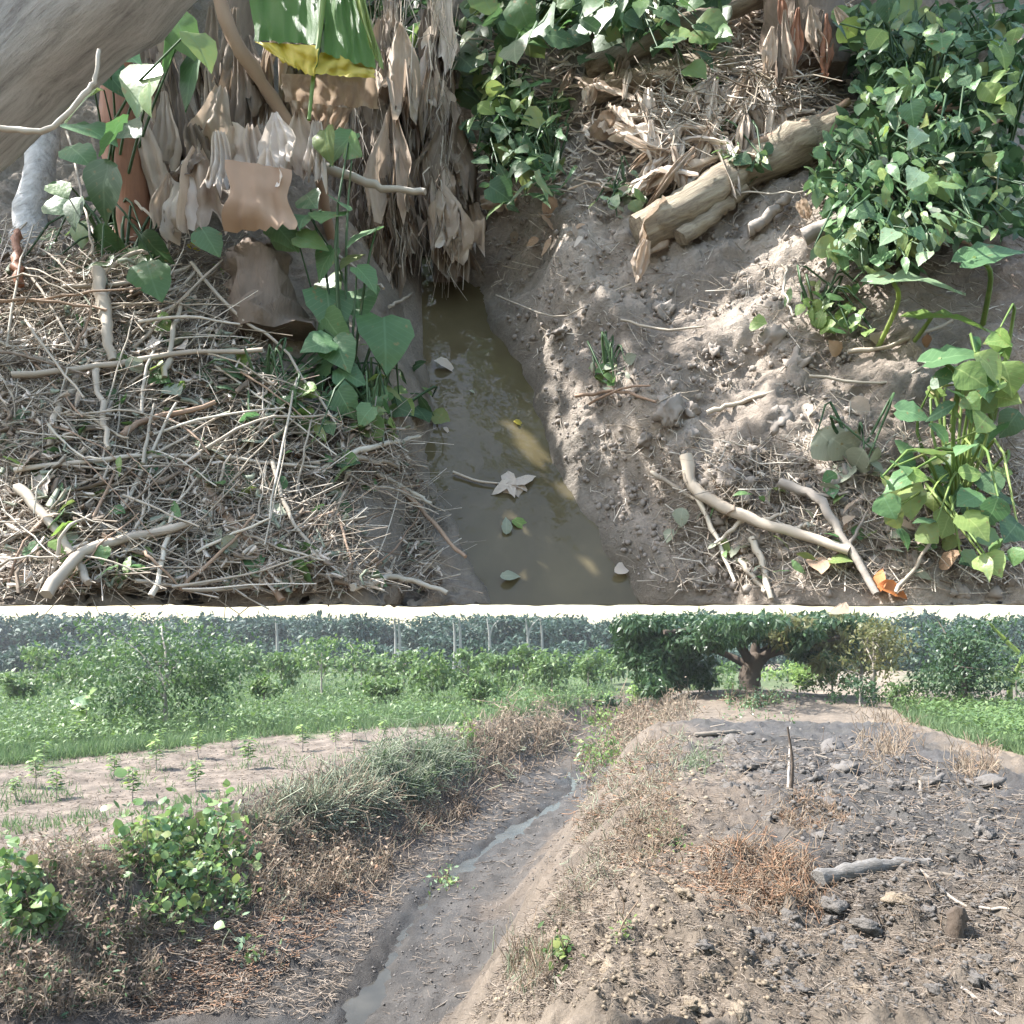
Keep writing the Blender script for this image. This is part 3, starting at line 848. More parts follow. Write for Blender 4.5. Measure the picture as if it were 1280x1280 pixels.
blade('leaf_blade', bp, (((352, 92), (468, 96), (356, 128), (474, 136)), DB - .02, .05), 'dryleaf', 8, 'dried brown rim of the blade', .012)
blade('leaf_blade', bp, (((358, 124), (440, 136), (372, 160), (426, 168)), DB + .02, .05), 'dryleaf', 9, None, .02)
mb = MB(); add_tube(mb, px_path([(408, -40), (400, 40), (392, 95), (386, 150)], DB - .05, 14), np.linspace(.008, .005, 14), 6); part('midrib', mb, M['leaf_lime'], bp)
# --- the stubby dark trunk and mound under it
b0 = up_hit(330, 405)
t = thing('tree_stump', 'grey rotten stump under the flat brown banana sheath', 'stump', b0)
mb = MB(); add_tube(mb, px_path([(335, 425), (330, 380), (322, 335), (318, 312)], b0[1] - .02, 12), np.array([.12, .11, .10, .09, .085, .08, .08, .075, .075, .07, .06, .05]), 22, .3, 9); part('trunk', mb, M['stem_dark'], t)

# --- two columns of dry banana leaves hanging beside the water
def column(label, path, depth, seed, n, wpx, base):
    t = thing('dead_banana_stem', label, 'banana plant', up_hit(*base))
    mb = MB(); add_tube(mb, px_path(path, depth + .07, 14), np.linspace(.03, .05, 14), 10, .15, seed); part('stem', mb, M['stem_dark'], t)
    pp = np.array(path, float); r = np.random.default_rng(seed)
    q = smooth_path(np.concatenate([pp, np.zeros((len(pp), 1))], 1), 60)[:, :2]
    for k in range(n):
        s = k / n * .82 + r.random() * .06
        a = q[int(s * 59)] + r.normal(0, wpx * .20, 2) * np.array([1, .4])
        ln = r.uniform(80, 190) * (1 - .35 * s)
        sx = r.normal(0, wpx * .34)
        b = a + np.array([sx, ln])
        one_sheet('dry_leaf', t, a, b, depth - .05 + r.normal(0, .05), r.uniform(5, 14), r.uniform(26, 66), ['dryleaf', 'dryleaf', 'dryleaf_brown', 'dryleaf_pale', 'dryleaf_brown'][int(r.random() * 5)],
                  pleat=r.uniform(.01, .022), npl=r.uniform(1.2, 3), curl=r.uniform(.3, 1.1), seed=seed * 50 + k, ragged=.42, taper=r.uniform(.0, .2), bend=r.normal(0, .07), rough=.02)
    nf = 260; kk = r.integers(0, 58, nf); a2 = q[kk] + r.normal(0, wpx * .42, (nf, 2)) * [1, .5]; dd = depth - .06 + r.normal(0, .05, nf)
    ps = np.stack([(a2[:, 0] - 640) / F * dd, dd, HC + (HOR - a2[:, 1]) / F * dd], -1)
    mb = MB(); strands(mb, ps, frame(np.array([0, 0, -1.]) + r.normal(0, .16, (nf, 3)), r.normal(0, 1, (nf, 3))), .06 + .16 * r.random(nf), .0015 + .005 * r.random(nf) ** 2)
    part('fibres', mb, M['straw'], t, 'stuff')
    return t
column('thick curtain of dry banana leaves hanging just right of the yellow blade', [(492, -10), (488, 90), (486, 180), (492, 260), (500, 330)], 2.62, 5, 24, 34, (500, 335))
column('narrow curtain of dry banana leaves hanging down to the far end of the water', [(548, -20), (545, 80), (552, 170), (556, 260), (560, 350)], 2.66, 6, 24, 26, (560, 352))
column('ragged dead banana leaves hanging between the green blade and the two leaf curtains', [(440, 60), (436, 130), (450, 200), (462, 300), (470, 380)], 2.70, 8, 10, 26, (470, 395))

# --- branches by the banana plant
def branch(name, label, cat, pts, r0, r1, mat='stalk', depth=None, lift=.03, n=16, group=None, wob=.003, k=7):
    if depth is None:
        pp = smooth_path([up_hit(a, b, lift) for a, b in pts], n, wob, len(label))
    else:
        pp = px_path(pts, depth, n, wob, len(label))
    mb = MB(); add_tube(mb, pp, np.linspace(r0, r1, n), k, .18, len(label))
    ctr = pp[0]
    o = link(name, mb.mesh(name, True, ctr), M[mat]); o.location = ctr
    return tag(o, label, cat, group)
branch('leaning_branch', 'brown branch leaning down through the banana leaves from the top', 'branch', [(262, -30), (300, 60), (345, 130), (390, 200), (420, 330)], .021, .016, 'stalk_brown', [2.1, 2.14, 2.2, 2.24, 2.5])
branch('broken_branch', 'pale broken stub of branch pointing at the hanging dry leaves', 'branch', [(408, 212), (440, 222), (490, 236), (534, 240)], .013, .008, 'stalk', 2.2)
branch('vine_stem', 'thin pale stem slanting down behind the heart shaped leaves', 'stem', [(360, 268), (410, 310), (455, 345), (482, 362)], .006, .004, 'stalk', 2.2)
branch('crooked_twig', 'thin crooked twig standing over the left end of the water', 'twig', [(486, 385), (505, 372), (520, 364), (516, 356)], .005, .003, 'stalk', None, .05)

# --- vines and broad leaved plants on the left
def leafy(name, label, cat, base_px, spots, kind, mat, size, dep_off=(-.1, -.4), face=.6, stems=True, width=1.0, depth=None, down=.6, stem_mat='leaf_dark'):
    """stems from the ground to each leaf spot (photo pixels), a leaf at its end"""
    b0 = up_hit(*base_px)
    t = thing(name, label, cat, b0)
    for i, s in enumerate(spots):
        px, py = s[0], s[1]; sz = s[2] if len(s) > 2 else size * random.uniform(.75, 1.2)
        d = (dep_at(px, py) if depth is None else depth) + random.uniform(*dep_off)
        p = P(px, py, d)
        nrm = unit(TOCAM * face + UPV * .45 + np.array([-.35, 0, 0]) + rvec(.28))
        dr = unit(np.array([random.gauss(0, .6), -.25, -down]) + rvec(.2))
        L = sz * d / F
        base = p - dr * L * .5
        m_ = mat if isinstance(mat, str) else random.choice(mat)
        leaf(t, kind if isinstance(kind, str) else random.choice(kind), m_, base, dr, nrm, L, width)
        if stems and i % 2 == 0:
            mb = MB(); mid = (b0 + base) * .5 + rvec(.03) + UPV * .08
            add_tube(mb, smooth_path([b0 - NRM * .03, mid, base], 7), np.linspace(.005, .002, 7), 4, caps=False)
            part('stem', mb, M[stem_mat], t)
    return t
leafy('broad_leaved_vine', 'vine with big dull green leaves hanging under the leaning log', 'vine', (130, 300),
      [(172, 98, 74), (236, 82, 92), (205, 62, 70), (112, 158, 70), (138, 92, 60), (138, 165, 62), (162, 160, 46), (125, 230, 70), (98, 120, 66), (70, 105, 50), (180, 120, 40), (226, 40, 55), (250, 55, 50), (90, 260, 44), (70, 255, 40), (140, 310, 60), (165, 330, 70), (150, 355, 50), (100, 290, 36), (262, 300, 44), (190, 310, 46), (188, 345, 60), (75, 235, 36), (98, 190, 48), (150, 60, 50)],
      'oval', ['leaf_vine', 'leaf_mid', 'leaf_mid', 'leaf_dark'], 55, (-.35, -.12), depth=2.2, width=.95)
leafy('heart_leaved_vine', 'climbing vine with large heart shaped leaves above the left edge of the water', 'vine', (430, 520),
      [(450, 294, 52), (408, 268, 50), (424, 178, 46), (405, 180, 40), (440, 185, 34), (404, 325, 42), (412, 386, 60), (446, 374, 66), (482, 422, 70), (418, 415, 54), (378, 268, 44), (356, 292, 40), (390, 300, 40), (436, 325, 36), (425, 440, 50), (395, 430, 44), (400, 470, 46), (440, 470, 40), (372, 470, 38), (360, 300, 36), (430, 255, 34), (412, 355, 40), (460, 345, 36), (432, 505, 40), (300, 490, 40), (330, 480, 44), (345, 500, 40), (388, 505, 46), (410, 530, 40), (312, 372, 30), (388, 250, 36), (470, 500, 36), (455, 520, 30)],
      'heart', ['leaf_vine', 'leaf_vine', 'leaf_mid'], 44, (-.2, -.08), depth=2.18, width=.98)
leafy('bank_weed', 'low green weeds growing on the lip of the left bank beside the water', 'weed', (470, 520),
      [(random.gauss(455, 45), random.gauss(500, 34), random.uniform(18, 36)) for _ in range(60)], ['oval', 'lance'], ['leaf_mid', 'leaf_dark', 'leaf_mid', 'leaf_lime'], 26, (-.10, -.02), down=.2)
leafy('bank_weed', 'dark green weeds in the shade between the stump and the heart leaved vine', 'weed', (330, 500),
      [(random.gauss(350, 50), random.gauss(490, 30), random.uniform(16, 34)) for _ in range(46)], ['oval', 'lance'], ['leaf_mid', 'leaf_dark'], 26, (-.08, -.02), down=.2)
leafy('ground_weed', 'scattered weeds in the litter below the broad leaved vine', 'weed', (150, 330),
      [(random.gauss(110, 60), random.gauss(290, 30), random.uniform(14, 34)) for _ in range(40)], ['oval', 'lance'], ['leaf_mid', 'leaf_dark', 'leaf_vine'], 24, (-.14, -.02), down=.2)
t = thing('fallen_leaf', 'yellow green leaf standing upright below the brown sheath flap', 'leaf', P(275, 335, 2.2)); leaf(t, 'oval', 'leaf_lime', P(268, 330, 2.2), (.05, -.1, -1), TOCAM + UPV * .2, .10, .7, 0)
t = thing('fallen_leaf', 'small yellow leaf under the folded dry sheaths', 'leaf', P(242, 305, 2.22)); leaf(t, 'oval', 'leaf_yellow', P(242, 302, 2.22), (.05, -.1, -1), TOCAM + UPV * .2, .06, .7, 1)

# --- straw pile on the left: single stalks, and the straw between them
def stalk_obj(px, py, lenpx, ang, rad, mat, lift=.04, label=None, bend=0.0, group='dry stalks lying on the straw pile', nm='dry_stalk', tilt=0.0):
    a = np.array([px - math.cos(ang) * lenpx / 2, py + math.sin(ang) * lenpx / 2]); b = np.array([px + math.cos(ang) * lenpx / 2, py - math.sin(ang) * lenpx / 2])
    a[1] = min(a[1], 737); b[1] = min(b[1], 737)
    pa = up_hit(a[0], a[1], lift); pb = up_hit(b[0], b[1], lift + tilt)
    mid = (pa + pb) / 2 + NRM * bend + rvec(.006)
    pp = smooth_path([pa, mid, pb], 9, .0016, int(px * 7 + py))
    mb = MB(); add_tube(mb, pp, np.linspace(rad, rad * .6, 9), 5, .15, int(px))
    o = link(nm, mb.mesh(nm, True, pa), M[mat]); o.location = pa
    return tag(o, label, 'stalk', group)
hand = [  # the stalks one can point to in the photograph
 ([(16, 467), (90, 461), (160, 452), (250, 440), (330, 437)], .0085, 'stalk', 'longest pale stalk lying almost level across the middle of the straw pile'),
 ([(120, 455), (128, 520), (134, 560)], .008, 'stalk', 'short pale stalk dangling from the long level one'),
 ([(100, 465), (70, 520), (60, 570)], .010, 'stalk', 'bent white stalk at the left end of the long level stalk'),
 ([(122, 340), (132, 400), (138, 450)], .017, 'stalk', 'stout tan stalk standing upright above the long level one'),
 ([(215, 575), (250, 600), (280, 640), (320, 690), (350, 750)], .013, 'stalk_brown', 'thick red brown stick slanting down to the lower edge of the straw pile'),
 ([(60, 745), (95, 695), (150, 675), (240, 655)], .012, 'stalk', 'stout pale stick rising rightwards from the lower left corner'),
 ([(20, 590), (120, 575), (210, 570), (300, 573), (400, 586)], .0055, 'stalk', 'long thin arched stalk crossing the straw pile at half height'),
 ([(340, 575), (360, 640), (400, 700)], .006, 'stalk', 'thin grey stalk dropping towards the wet shelf'),
 ([(190, 748), (205, 690), (215, 640)], .006, 'stalk', 'straight thin stick standing near the bottom of the pile'),
 ([(440, 565), (490, 553), (524, 545)], .008, 'stalk', 'white broken stick poking out over the water from the pile'),
 ([(440, 572), (475, 578), (505, 582)], .007, 'stalk', 'shorter white stick just under the one over the water'),
 ([(500, 610), (530, 640), (560, 675), (580, 694)], .008, 'stalk_brown', 'brown stick along the edge of the wet shelf'),
 ([(470, 590), (505, 610), (540, 630)], .008, 'stalk', 'grey stick bent over the edge of the wet shelf'),
 ([(25, 610), (60, 650), (95, 700), (110, 730)], .012, 'stalk', 'split pale cane leaning at the lower left'),
 ([(240, 330), (300, 400), (350, 430), (420, 530)], .005, 'stalk', 'very long thin stalk hanging from the stump towards the weeds'),
 ([(80, 360), (160, 355), (240, 333), (235, 350), (190, 370)], .006, 'stalk', 'pale hooked stalk curling back at the top of the pile'),
 ([(125, 345), (165, 316), (200, 318), (216, 300)], .006, 'stalk', 'zigzag pale twig at the top of the straw pile'),
 ([(150, 545), (185, 525), (270, 505)], .008, 'stalk_brown', 'brown stalk lying in the middle of the straw'),
 ([(440, 735), (500, 722), (560, 742)], .009, 'stalk', 'pale stick at the foot of the wet shelf'),
 ([(205, 470), (215, 430), (225, 378)], .008, 'stalk', 'short tan stalk leaning upright in the pile'),
 ([(85, 165), (100, 230), (112, 290), (116, 320)], .0045, 'stalk', 'thin dangling stem under the leaning log'),
 ([(140, 215), (165, 250), (192, 272)], .006, 'stalk', 'thin stick leaning on the red brown banana stem')]
for pts, r, mt, lb in hand:
    branch('dry_stalk', lb, 'stalk', pts, r, r * .65, mt, None, random.uniform(.045, .10), 12, None, .0025, 6)
straw_px = [(5, 330), (120, 335), (250, 380), (300, 430), (400, 540), (500, 545), (520, 600), (540, 690), (560, 750), (5, 750)]
def rand_in(poly, n, rng=RNG):
    pl = np.array(poly); out = []
    lo = pl.min(0); hi = pl.max(0)
    while len(out) < n:
        q = lo + rng.random((n * 3, 2)) * (hi - lo)
        q = q[inpoly(q[:, 0], q[:, 1], poly)]
        out.extend(q.tolist())
    return np.array(out[:n])
for k, (px, py) in enumerate(rand_in(straw_px, 250)):
    if py > 735 or px > 500: continue
    ang = random.choice([random.gauss(.15, .4), random.gauss(-.7, .4), random.gauss(1.1, .35), random.gauss(-.2, .3)])
    ln = random.uniform(60, 190); mt = random.choice(['stalk', 'stalk', 'stalk', 'straw', 'stalk_brown'])
    look = 'brown' if mt == 'stalk_brown' else ('straw yellow' if mt == 'straw' else 'pale grey')
    size = 'long' if ln > 130 else 'short'
    lie = 'rising rightwards' if ang > .45 else ('falling rightwards' if ang < -.35 else 'lying nearly level')
    where = 'top' if py < 440 else ('middle' if py < 600 else 'bottom')
    stalk_obj(px, py, ln, ang, random.uniform(.0014, .0048), mt, random.uniform(.02, .085), f'{size} {look} stalk {lie} at the {where} of the straw pile', random.gauss(0, .02), tilt=random.uniform(-.02, .05))
def flat_frames(n, nrm, ang=None, tilt=.25, rng=RNG):
    nr = unit(nrm + rng.normal(0, tilt, (n, 3)))
    ang = rng.random(n) * 2 * np.pi if ang is None else ang
    fx = np.array([1., 0, 0]); fy = np.cross(nrm, fx)
    d = np.cos(ang)[:, None] * fx + np.sin(ang)[:, None] * fy + rng.normal(0, tilt * .6, (n, 3))
    return frame(d, nr)
n = 7600
q = rand_in(straw_px, n); pos = up_hit(q[:, 0], q[:, 1]); pos = pos + NRM * (RNG.random(n) ** 1.5 * .075)[:, None]
RR = flat_frames(n, NRM); LL = .05 + RNG.random(n) ** 2 * .26
ok = np.maximum(to_px(pos + RR[:, :, 1] * LL[:, None] * .5)[1], to_px(pos - RR[:, :, 1] * LL[:, None] * .5)[1]) < 750; pos = pos[ok]; RR = RR[ok]; LL = LL[ok]; n = len(pos)
mb = MB(); strands(mb, pos, RR, LL, .0011 + RNG.random(n) ** 2.5 * .0042)
tag(link('straw', mb.mesh('straw'), M['straw'], kind='stuff'))
# thin litter over the rest of the bank
def litter(name, poly, n, mats, lo=.02, hi=.12, wd=.003, lift=.012, rng=RNG):
    q = rand_in(poly, n); pos = up_hit(q[:, 0], q[:, 1]); pos = pos + NRM * (rng.random(n) * lift + .002)[:, None]
    u = pos[:, 0]; v = pos @ FWD - CAMP @ FWD
    keep = (np.maximum(np.interp(v, lv, lu) - u, u - np.interp(v, rv, ru)) > .03) & (to_px(pos)[1] < 750)
    pos = pos[keep]; n = len(pos)
    RR = flat_frames(n, NRM, None, .2); LL = lo + rng.random(n) ** 3 * (hi - lo)
    ok = np.maximum(to_px(pos + RR[:, :, 1] * LL[:, None] * .5)[1], to_px(pos - RR[:, :, 1] * LL[:, None] * .5)[1]) < 742; pos = pos[ok]; n = len(pos)
    mb = MB(); strands(mb, pos, RR[ok], LL[ok], wd * (.5 + rng.random(n)))
    link(name, mb.mesh(name), M[mats], kind='stuff')
litter('twig_litter', [(560, 200), (1280, 100), (1280, 755), (800, 755), (640, 400)], 2600, 'straw', .015, .13, .0026)
litter('dry_grass_litter', [(820, 560), (1280, 540), (1280, 755), (840, 755)], 1800, 'straw', .02, .16, .003, .03)
litter('leaf_litter', [(580, 10), (1100, 10), (1060, 200), (760, 250), (600, 230)], 1800, 'dryleaf_pale', .03, .16, .008, .03)
litter('leaf_bits', straw_px, 1000, 'dryleaf_pale', .02, .07, .011, .07)
litter('leaf_bits', straw_px, 900, 'dryleaf_brown', .02, .09, .012, .07)
litter('leaf_bits', straw_px, 500, 'leaf_grey_mass', .02, .06, .012, .075)
litter('pale_straw', [(790, 130), (1000, 120), (1010, 170), (820, 245)], 700, 'straw', .05, .24, .005, .14)
litter('root_litter', [(0, 280), (300, 300), (330, 430), (0, 400)], 1500, 'straw', .02, .2, .003, .04)
# crumbs of soil
def crumbs(name, poly, n, lo, hi, mat):
    q = rand_in(poly, n); pos = up_hit(q[:, 0], q[:, 1]); u = pos[:, 0]; v = pos @ FWD - CAMP @ FWD
    keep = (np.maximum(np.interp(v, lv, lu) - u, u - np.interp(v, rv, ru)) > .04) & (to_px(pos)[1] < 748); pos = pos[keep]; n = len(pos)
    mb = MB(); bv, bf = ico(1)
    for k in range(4):
        r_ = np.random.default_rng(k); tv = bv * (1 + r_.normal(0, .18, (len(bv), 1)))
        m_ = np.arange(n) % 4 == k
        s = lo + RNG.random(m_.sum()) ** 3 * (hi - lo)
        scatter(mb, (tv, bf), pos[m_], flat_frames(m_.sum(), NRM), s, s * .8)
    link(name, mb.mesh(name, False), M[mat], kind='stuff')
M['crumb'] = mat_plain('soil_crumb', [(.17, .15, .13), (.27, .235, .205), (.22, .195, .17)], .95, 30, .5, .5)
crumbs('soil_crumbs', [(590, 240), (1060, 240), (1180, 480), (900, 740), (780, 740), (640, 420)], 3000, .002, .011, 'crumb')
crumbs('soil_crumbs', [(880, 560), (1270, 560), (1270, 745), (860, 745)], 500, .004, .02, 'crumb')
# clods one can point to
for k in range(34):
    q = [(random.uniform(600, 1050), random.uniform(260, 560)), (random.uniform(820, 1250), random.uniform(560, 735)), (random.uniform(150, 300), random.uniform(600, 720))][k % 3]
    p = up_hit(*q); v, f = lump(k + 300, .75, ICO3, .6); s = random.uniform(.018, .042)
    mb = MB(); mb.add(v * s, f)
    o = link('mud_clod', mb.mesh('mud_clod', False), M['crumb']); o.location = p - NRM * s * .05; o.rotation_euler = (random.random() * 6, random.random() * 6, random.random() * 6)
    tag(o, ['dry lump of soil on the bare right bank above the water', 'grey lump of soil among the sticks on the lower right', 'purplish grey lump of soil half buried in the straw pile'][k % 3], 'clod', ['soil lumps on the right bank', 'soil lumps at the lower right', 'soil lumps in the straw pile'][k % 3])

leafy('straw_pile_leaf', 'small green and grey weed leaves caught all over the straw pile', 'leaves', (200, 520), [(a, b, random.uniform(14, 34)) for a, b in rand_in([(10, 400), (250, 400), (330, 470), (420, 560), (500, 640), (480, 735), (10, 735)], 120)], ['oval', 'heart', 'lance'], ['leaf_grey', 'leaf_vine', 'leaf_mid', 'leaf_dark', 'leaf_lime'], 24, (-.10, -.03), face=.3, down=.15, stems=False)

# --- what floats on the ditch
def afloat(px, py, lift=.004):
    u, v = up_plane(px, py, WATER_W + lift); return up_w(u, v, np.asarray(WATER_W + lift))
p = afloat(640, 605, .012)
t = thing('floating_leaf', 'curled dead leaf with pointed lobes floating on the water', 'leaf', p)
for k, (a, ln) in enumerate([(20, 34), (60, 22), (118, 34), (160, 30), (200, 30), (232, 26), (275, 24), (318, 32), (345, 24)]):
    d = math.cos(math.radians(a)) * np.array([1., 0, 0]) + math.sin(math.radians(a)) * FWD * 1.25
    leaf(t, 'lance', 'dryleaf_pale', p - d * .008 + NRM * .006, d - NRM * (.25 if k % 2 else -.05), NRM + rvec(.2), ln * float(p[1]) / F * 1.1, 1.15, k % 3, 'lobe')
mb = MB(); add_tube(mb, smooth_path([afloat(622, 604, .012), afloat(596, 601, .01), afloat(566, 590, .012)], 8), np.linspace(.003, .005, 8), 5); part('leaf_stalk', mb, M['stalk'], t)
for (px, py, s, mt, lb) in [(543, 450, 30, 'dryleaf_pale', 'cream leaf on the wet mud at the left edge of the water'), (640, 650, 26, 'leaf_lime', 'small yellowish leaf floating below the lobed dead leaf'), (642, 526, 14, 'leaf_yellow', 'tiny yellow leaf floating by the right edge of the water'),
                            (633, 668, 24, 'leaf_grey', 'white scrap floating upright below the small yellowish leaf'), (587, 488, 8, 'leaf_grey', 'tiny pale speck of leaf in mid water'), (555, 534, 10, 'dryleaf_pale', 'little pale leaf at the left margin of the water'), (768, 715, 30, 'dryleaf_pale', 'pale leaf at the lower right margin of the water'), (625, 720, 26, 'leaf_grey', 'grey withered leaf at the bottom left margin of the water')]:
    p = afloat(px, py, .02 if px in (543, 768, 625) else .006)
    t = thing('floating_leaf', lb, 'leaf', p); d = np.array([1, 0, 0]) + FWD * random.gauss(0, .5) if px != 633 else FWD + NRM * .4
    leaf(t, 'oval', mt, p, d, NRM + rvec(.15), s * float(p[1]) / F, .6)

# --- upper end: dark plants, blades, logs and the heap of dry banana leaves
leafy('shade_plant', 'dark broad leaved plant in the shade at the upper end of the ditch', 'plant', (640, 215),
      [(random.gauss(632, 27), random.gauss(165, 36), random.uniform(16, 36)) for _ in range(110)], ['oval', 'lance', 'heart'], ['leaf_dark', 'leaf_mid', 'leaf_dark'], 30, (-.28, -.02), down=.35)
leafy('shade_plant', 'thin grassy green plant right of the dark one at the upper end of the ditch', 'plant', (690, 215),
      [(random.gauss(676, 15), random.gauss(168, 36), random.uniform(28, 60)) for _ in range(60)], 'blade', ['leaf_mid', 'leaf_dark', 'leaf_vine'], 40, (-.25, -.02), down=.3, width=1.6)
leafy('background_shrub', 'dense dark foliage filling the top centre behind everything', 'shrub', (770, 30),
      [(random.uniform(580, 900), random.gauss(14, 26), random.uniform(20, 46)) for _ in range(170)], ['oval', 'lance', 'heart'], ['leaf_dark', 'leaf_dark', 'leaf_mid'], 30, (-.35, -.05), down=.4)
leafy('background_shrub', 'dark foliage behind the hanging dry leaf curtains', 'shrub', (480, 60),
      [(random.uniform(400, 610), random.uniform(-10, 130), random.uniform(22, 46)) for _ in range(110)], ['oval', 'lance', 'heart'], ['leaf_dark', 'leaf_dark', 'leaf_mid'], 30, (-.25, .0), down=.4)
t = thing('banana_sucker', 'young banana plant with two drooping green blades at top centre', 'banana plant', up_hit(668, 190))
for (a, b, w0, w1, dp, m_) in [((590, -20), (652, 84), 50, 46, 2.85, 'leaf_vine'), ((680, -20), (716, 92), 34, 30, 2.9, 'leaf_mid'), ((640, 20), (668, 130), 18, 26, 2.86, 'leaf_dark')]:
    one_sheet('leaf_blade', t, a, b, dp, w0, w1, m_, pleat=.006, curl=.35, ragged=.15, seed=int(a[0]))
mb = MB(); add_tube(mb, px_path([(668, 200), (664, 120), (650, 20), (640, -30)], 2.95, 10), np.linspace(.018, .009, 10), 7); part('stem', mb, M['leaf_dark'], t)
M['logb'] = mat_log('old_trunk_skin', [(.13, .10, .075), (.25, .205, .15), (.33, .28, .205), (.42, .37, .28)], 4, up_hit(1046, 164) - up_hit(800, 290))
branch('fallen_log', 'long grey trunk lying slantwise at the very top behind the dry leaves', 'log', [(735, 92), (800, 58), (880, 24), (960, -6)], .038, .03, 'logb', None, .05, 14, None, .004, 10)
branch('fallen_log', 'pale yellowish trunk with a cut end lying above the heap of dry leaves', 'log', [(730, 118), (800, 100), (860, 86), (918, 76)], .03, .038, 'logb', None, .06, 14, None, .003, 12)
branch('fallen_log', 'thick pale banana trunk slanting down right of the dry leaf heap', 'log', [(800, 290), (860, 262), (920, 222), (980, 190), (1046, 164)], .052, .066, 'logb', None, .05, 18, None, .004, 14)
branch('fallen_log', 'thinner trunk lying below the thick pale banana trunk', 'log', [(850, 300), (900, 262), (930, 236)], .024, .02, 'logb', None, .04, 14, None, .004, 10)
branch('fallen_branch', 'grey brown branch lying on the bank under the thick trunk', 'branch', [(935, 290), (960, 270), (985, 246)], .018, .014, 'bark', None, .03)
branch('fallen_branch', 'long grey branch running up into the leafy shrub on the right', 'branch', [(1005, 300), (1060, 268), (1110, 240), (1180, 190)], .022, .014, 'bark', None, .08)
branch('fallen_branch', 'straight brown stick above the thick pale trunk', 'branch', [(940, 182), (990, 165), (1060, 130)], .014, .010, 'stalk_brown', None, .10)
for k, (pts, r) in enumerate([([(985, 330), (980, 360), (992, 392)], .004), ([(900, 240), (925, 241), (1005, 240)], .003), ([(1085, 230), (1150, 270), (1232, 318)], .006), ([(1110, 300), (1140, 220), (1180, 150)], .008), ([(1120, 160), (1180, 140), (1264, 100)], .007), ([(1180, 170), (1230, 160), (1270, 140)], .006), ([(1090, 180), (1130, 150), (1190, 130)], .005)]):
    branch('thin_twig', ['thin grey twig hanging down the bare soil left of the taro', 'thin white twig lying level right of the thick pale trunk', 'reddish stem slanting down to the right through the shrub', 'brown stem standing inside the right hand shrub', 'long thin stem high in the right hand shrub', 'short stem at the right edge of the shrub', 'small stem in the upper part of the shrub'][k], 'twig', pts, r, r * .6, 'stalk_brown' if k > 1 else 'stalk', None, .12 if k > 1 else .05)
# heap of dry leaves
heap_px = [(800, 140), (870, 118), (960, 130), (1000, 160), (950, 185), (880, 215), (830, 235), (796, 200)]
for k, (px, py) in enumerate(rand_in(heap_px, 80)):
    a = random.gauss(-1.9, .75); ln = random.uniform(50, 110)
    pa = up_hit(px - math.cos(a) * ln * .5, py + math.sin(a) * ln * .5, random.uniform(.04, .14)); pb = up_hit(px + math.cos(a) * ln * .5, py - math.sin(a) * ln * .5, random.uniform(.02, .07))
    mb = MB(); sheet(mb, pa, pb, random.uniform(.006, .02), random.uniform(.025, .06), pleat=.010, npl=2.2, curl=.9, seed=900 + k, ragged=.3, taper=.6, bend=random.uniform(.0, .3))
    o = link('dry_banana_leaf', mb.mesh('dry_banana_leaf', True, pa), M['dryleaf_pale' if k % 3 else 'dryleaf']); o.location = pa
    tag(o, f"{'pale' if k % 3 else 'brown'} {'long' if ln > 80 else 'short'} dry banana leaf at the {'left' if px < 860 else ('right' if px > 930 else 'middle')} of the sunny heap, {'upper' if py < 165 else 'lower'} side", 'dry leaf', 'dry banana leaves in the sunny heap')
for k, (px, py) in enumerate(rand_in([(700, 100), (940, 30), (990, 80), (930, 120), (760, 160)], 26)):
    a = random.uniform(-3, 3); ln = random.uniform(40, 90)
    pa = up_hit(px - math.cos(a) * ln * .5, py + math.sin(a) * ln * .3, random.uniform(.03, .12)); pb = up_hit(px + math.cos(a) * ln * .5, py - math.sin(a) * ln * .3, random.uniform(.02, .08))
    mb = MB(); sheet(mb, pa, pb, random.uniform(.006, .02), random.uniform(.025, .06), taper=.6, bend=random.uniform(.0, .2), pleat=.010, curl=.8, seed=1000 + k, ragged=.25)
    o = link('dry_banana_leaf', mb.mesh('dry_banana_leaf', True, pa), M['dryleaf_pale' if k % 2 else 'dryleaf']); o.location = pa
    tag(o, f"{'pale' if k % 2 else 'brown'} dry banana leaf lying {'above' if py < 70 else 'below'} the fallen trunks, {'left' if px < 800 else ('right' if px > 890 else 'middle')} part", 'dry leaf', 'dry leaves by the fallen trunks')
for k, (a, b, w_) in enumerate([((745, 150), (770, 170), 50), ((755, 165), (790, 150), 44), ((810, 300), (795, 355), 22), ((835, 250), (800, 320), 50), ((600, 250), (640, 244), 30), ((590, 255), (604, 300), 22), ((1000, 250), (1010, 275), 18)]):
    pa = up_hit(a[0], a[1], .09); pb = up_hit(b[0], b[1], .03)
    mb = MB(); sheet(mb, pa, pb, w_ * .6 * pa[1] / F, w_ * pa[1] / F, pleat=.012, curl=.5, seed=1100 + k)
    o = link('dry_banana_leaf', mb.mesh('dry_banana_leaf', True, pa), M['dryleaf']); o.location = pa
    tag(o, ['brown dry leaf at the top of the bare bank left of the sunny heap', 'brown leaf overlapping it left of the sunny heap', 'narrow dry leaf drooping from the low end of the thick trunk', 'wide grey brown leaf draped at the low end of the thick trunk', 'flat dry leaf at the foot of the dark plants', 'white lit dry leaf by the narrow leaf curtain', 'small dry leaf below the thick trunk by the shrub'][k], 'dry leaf')
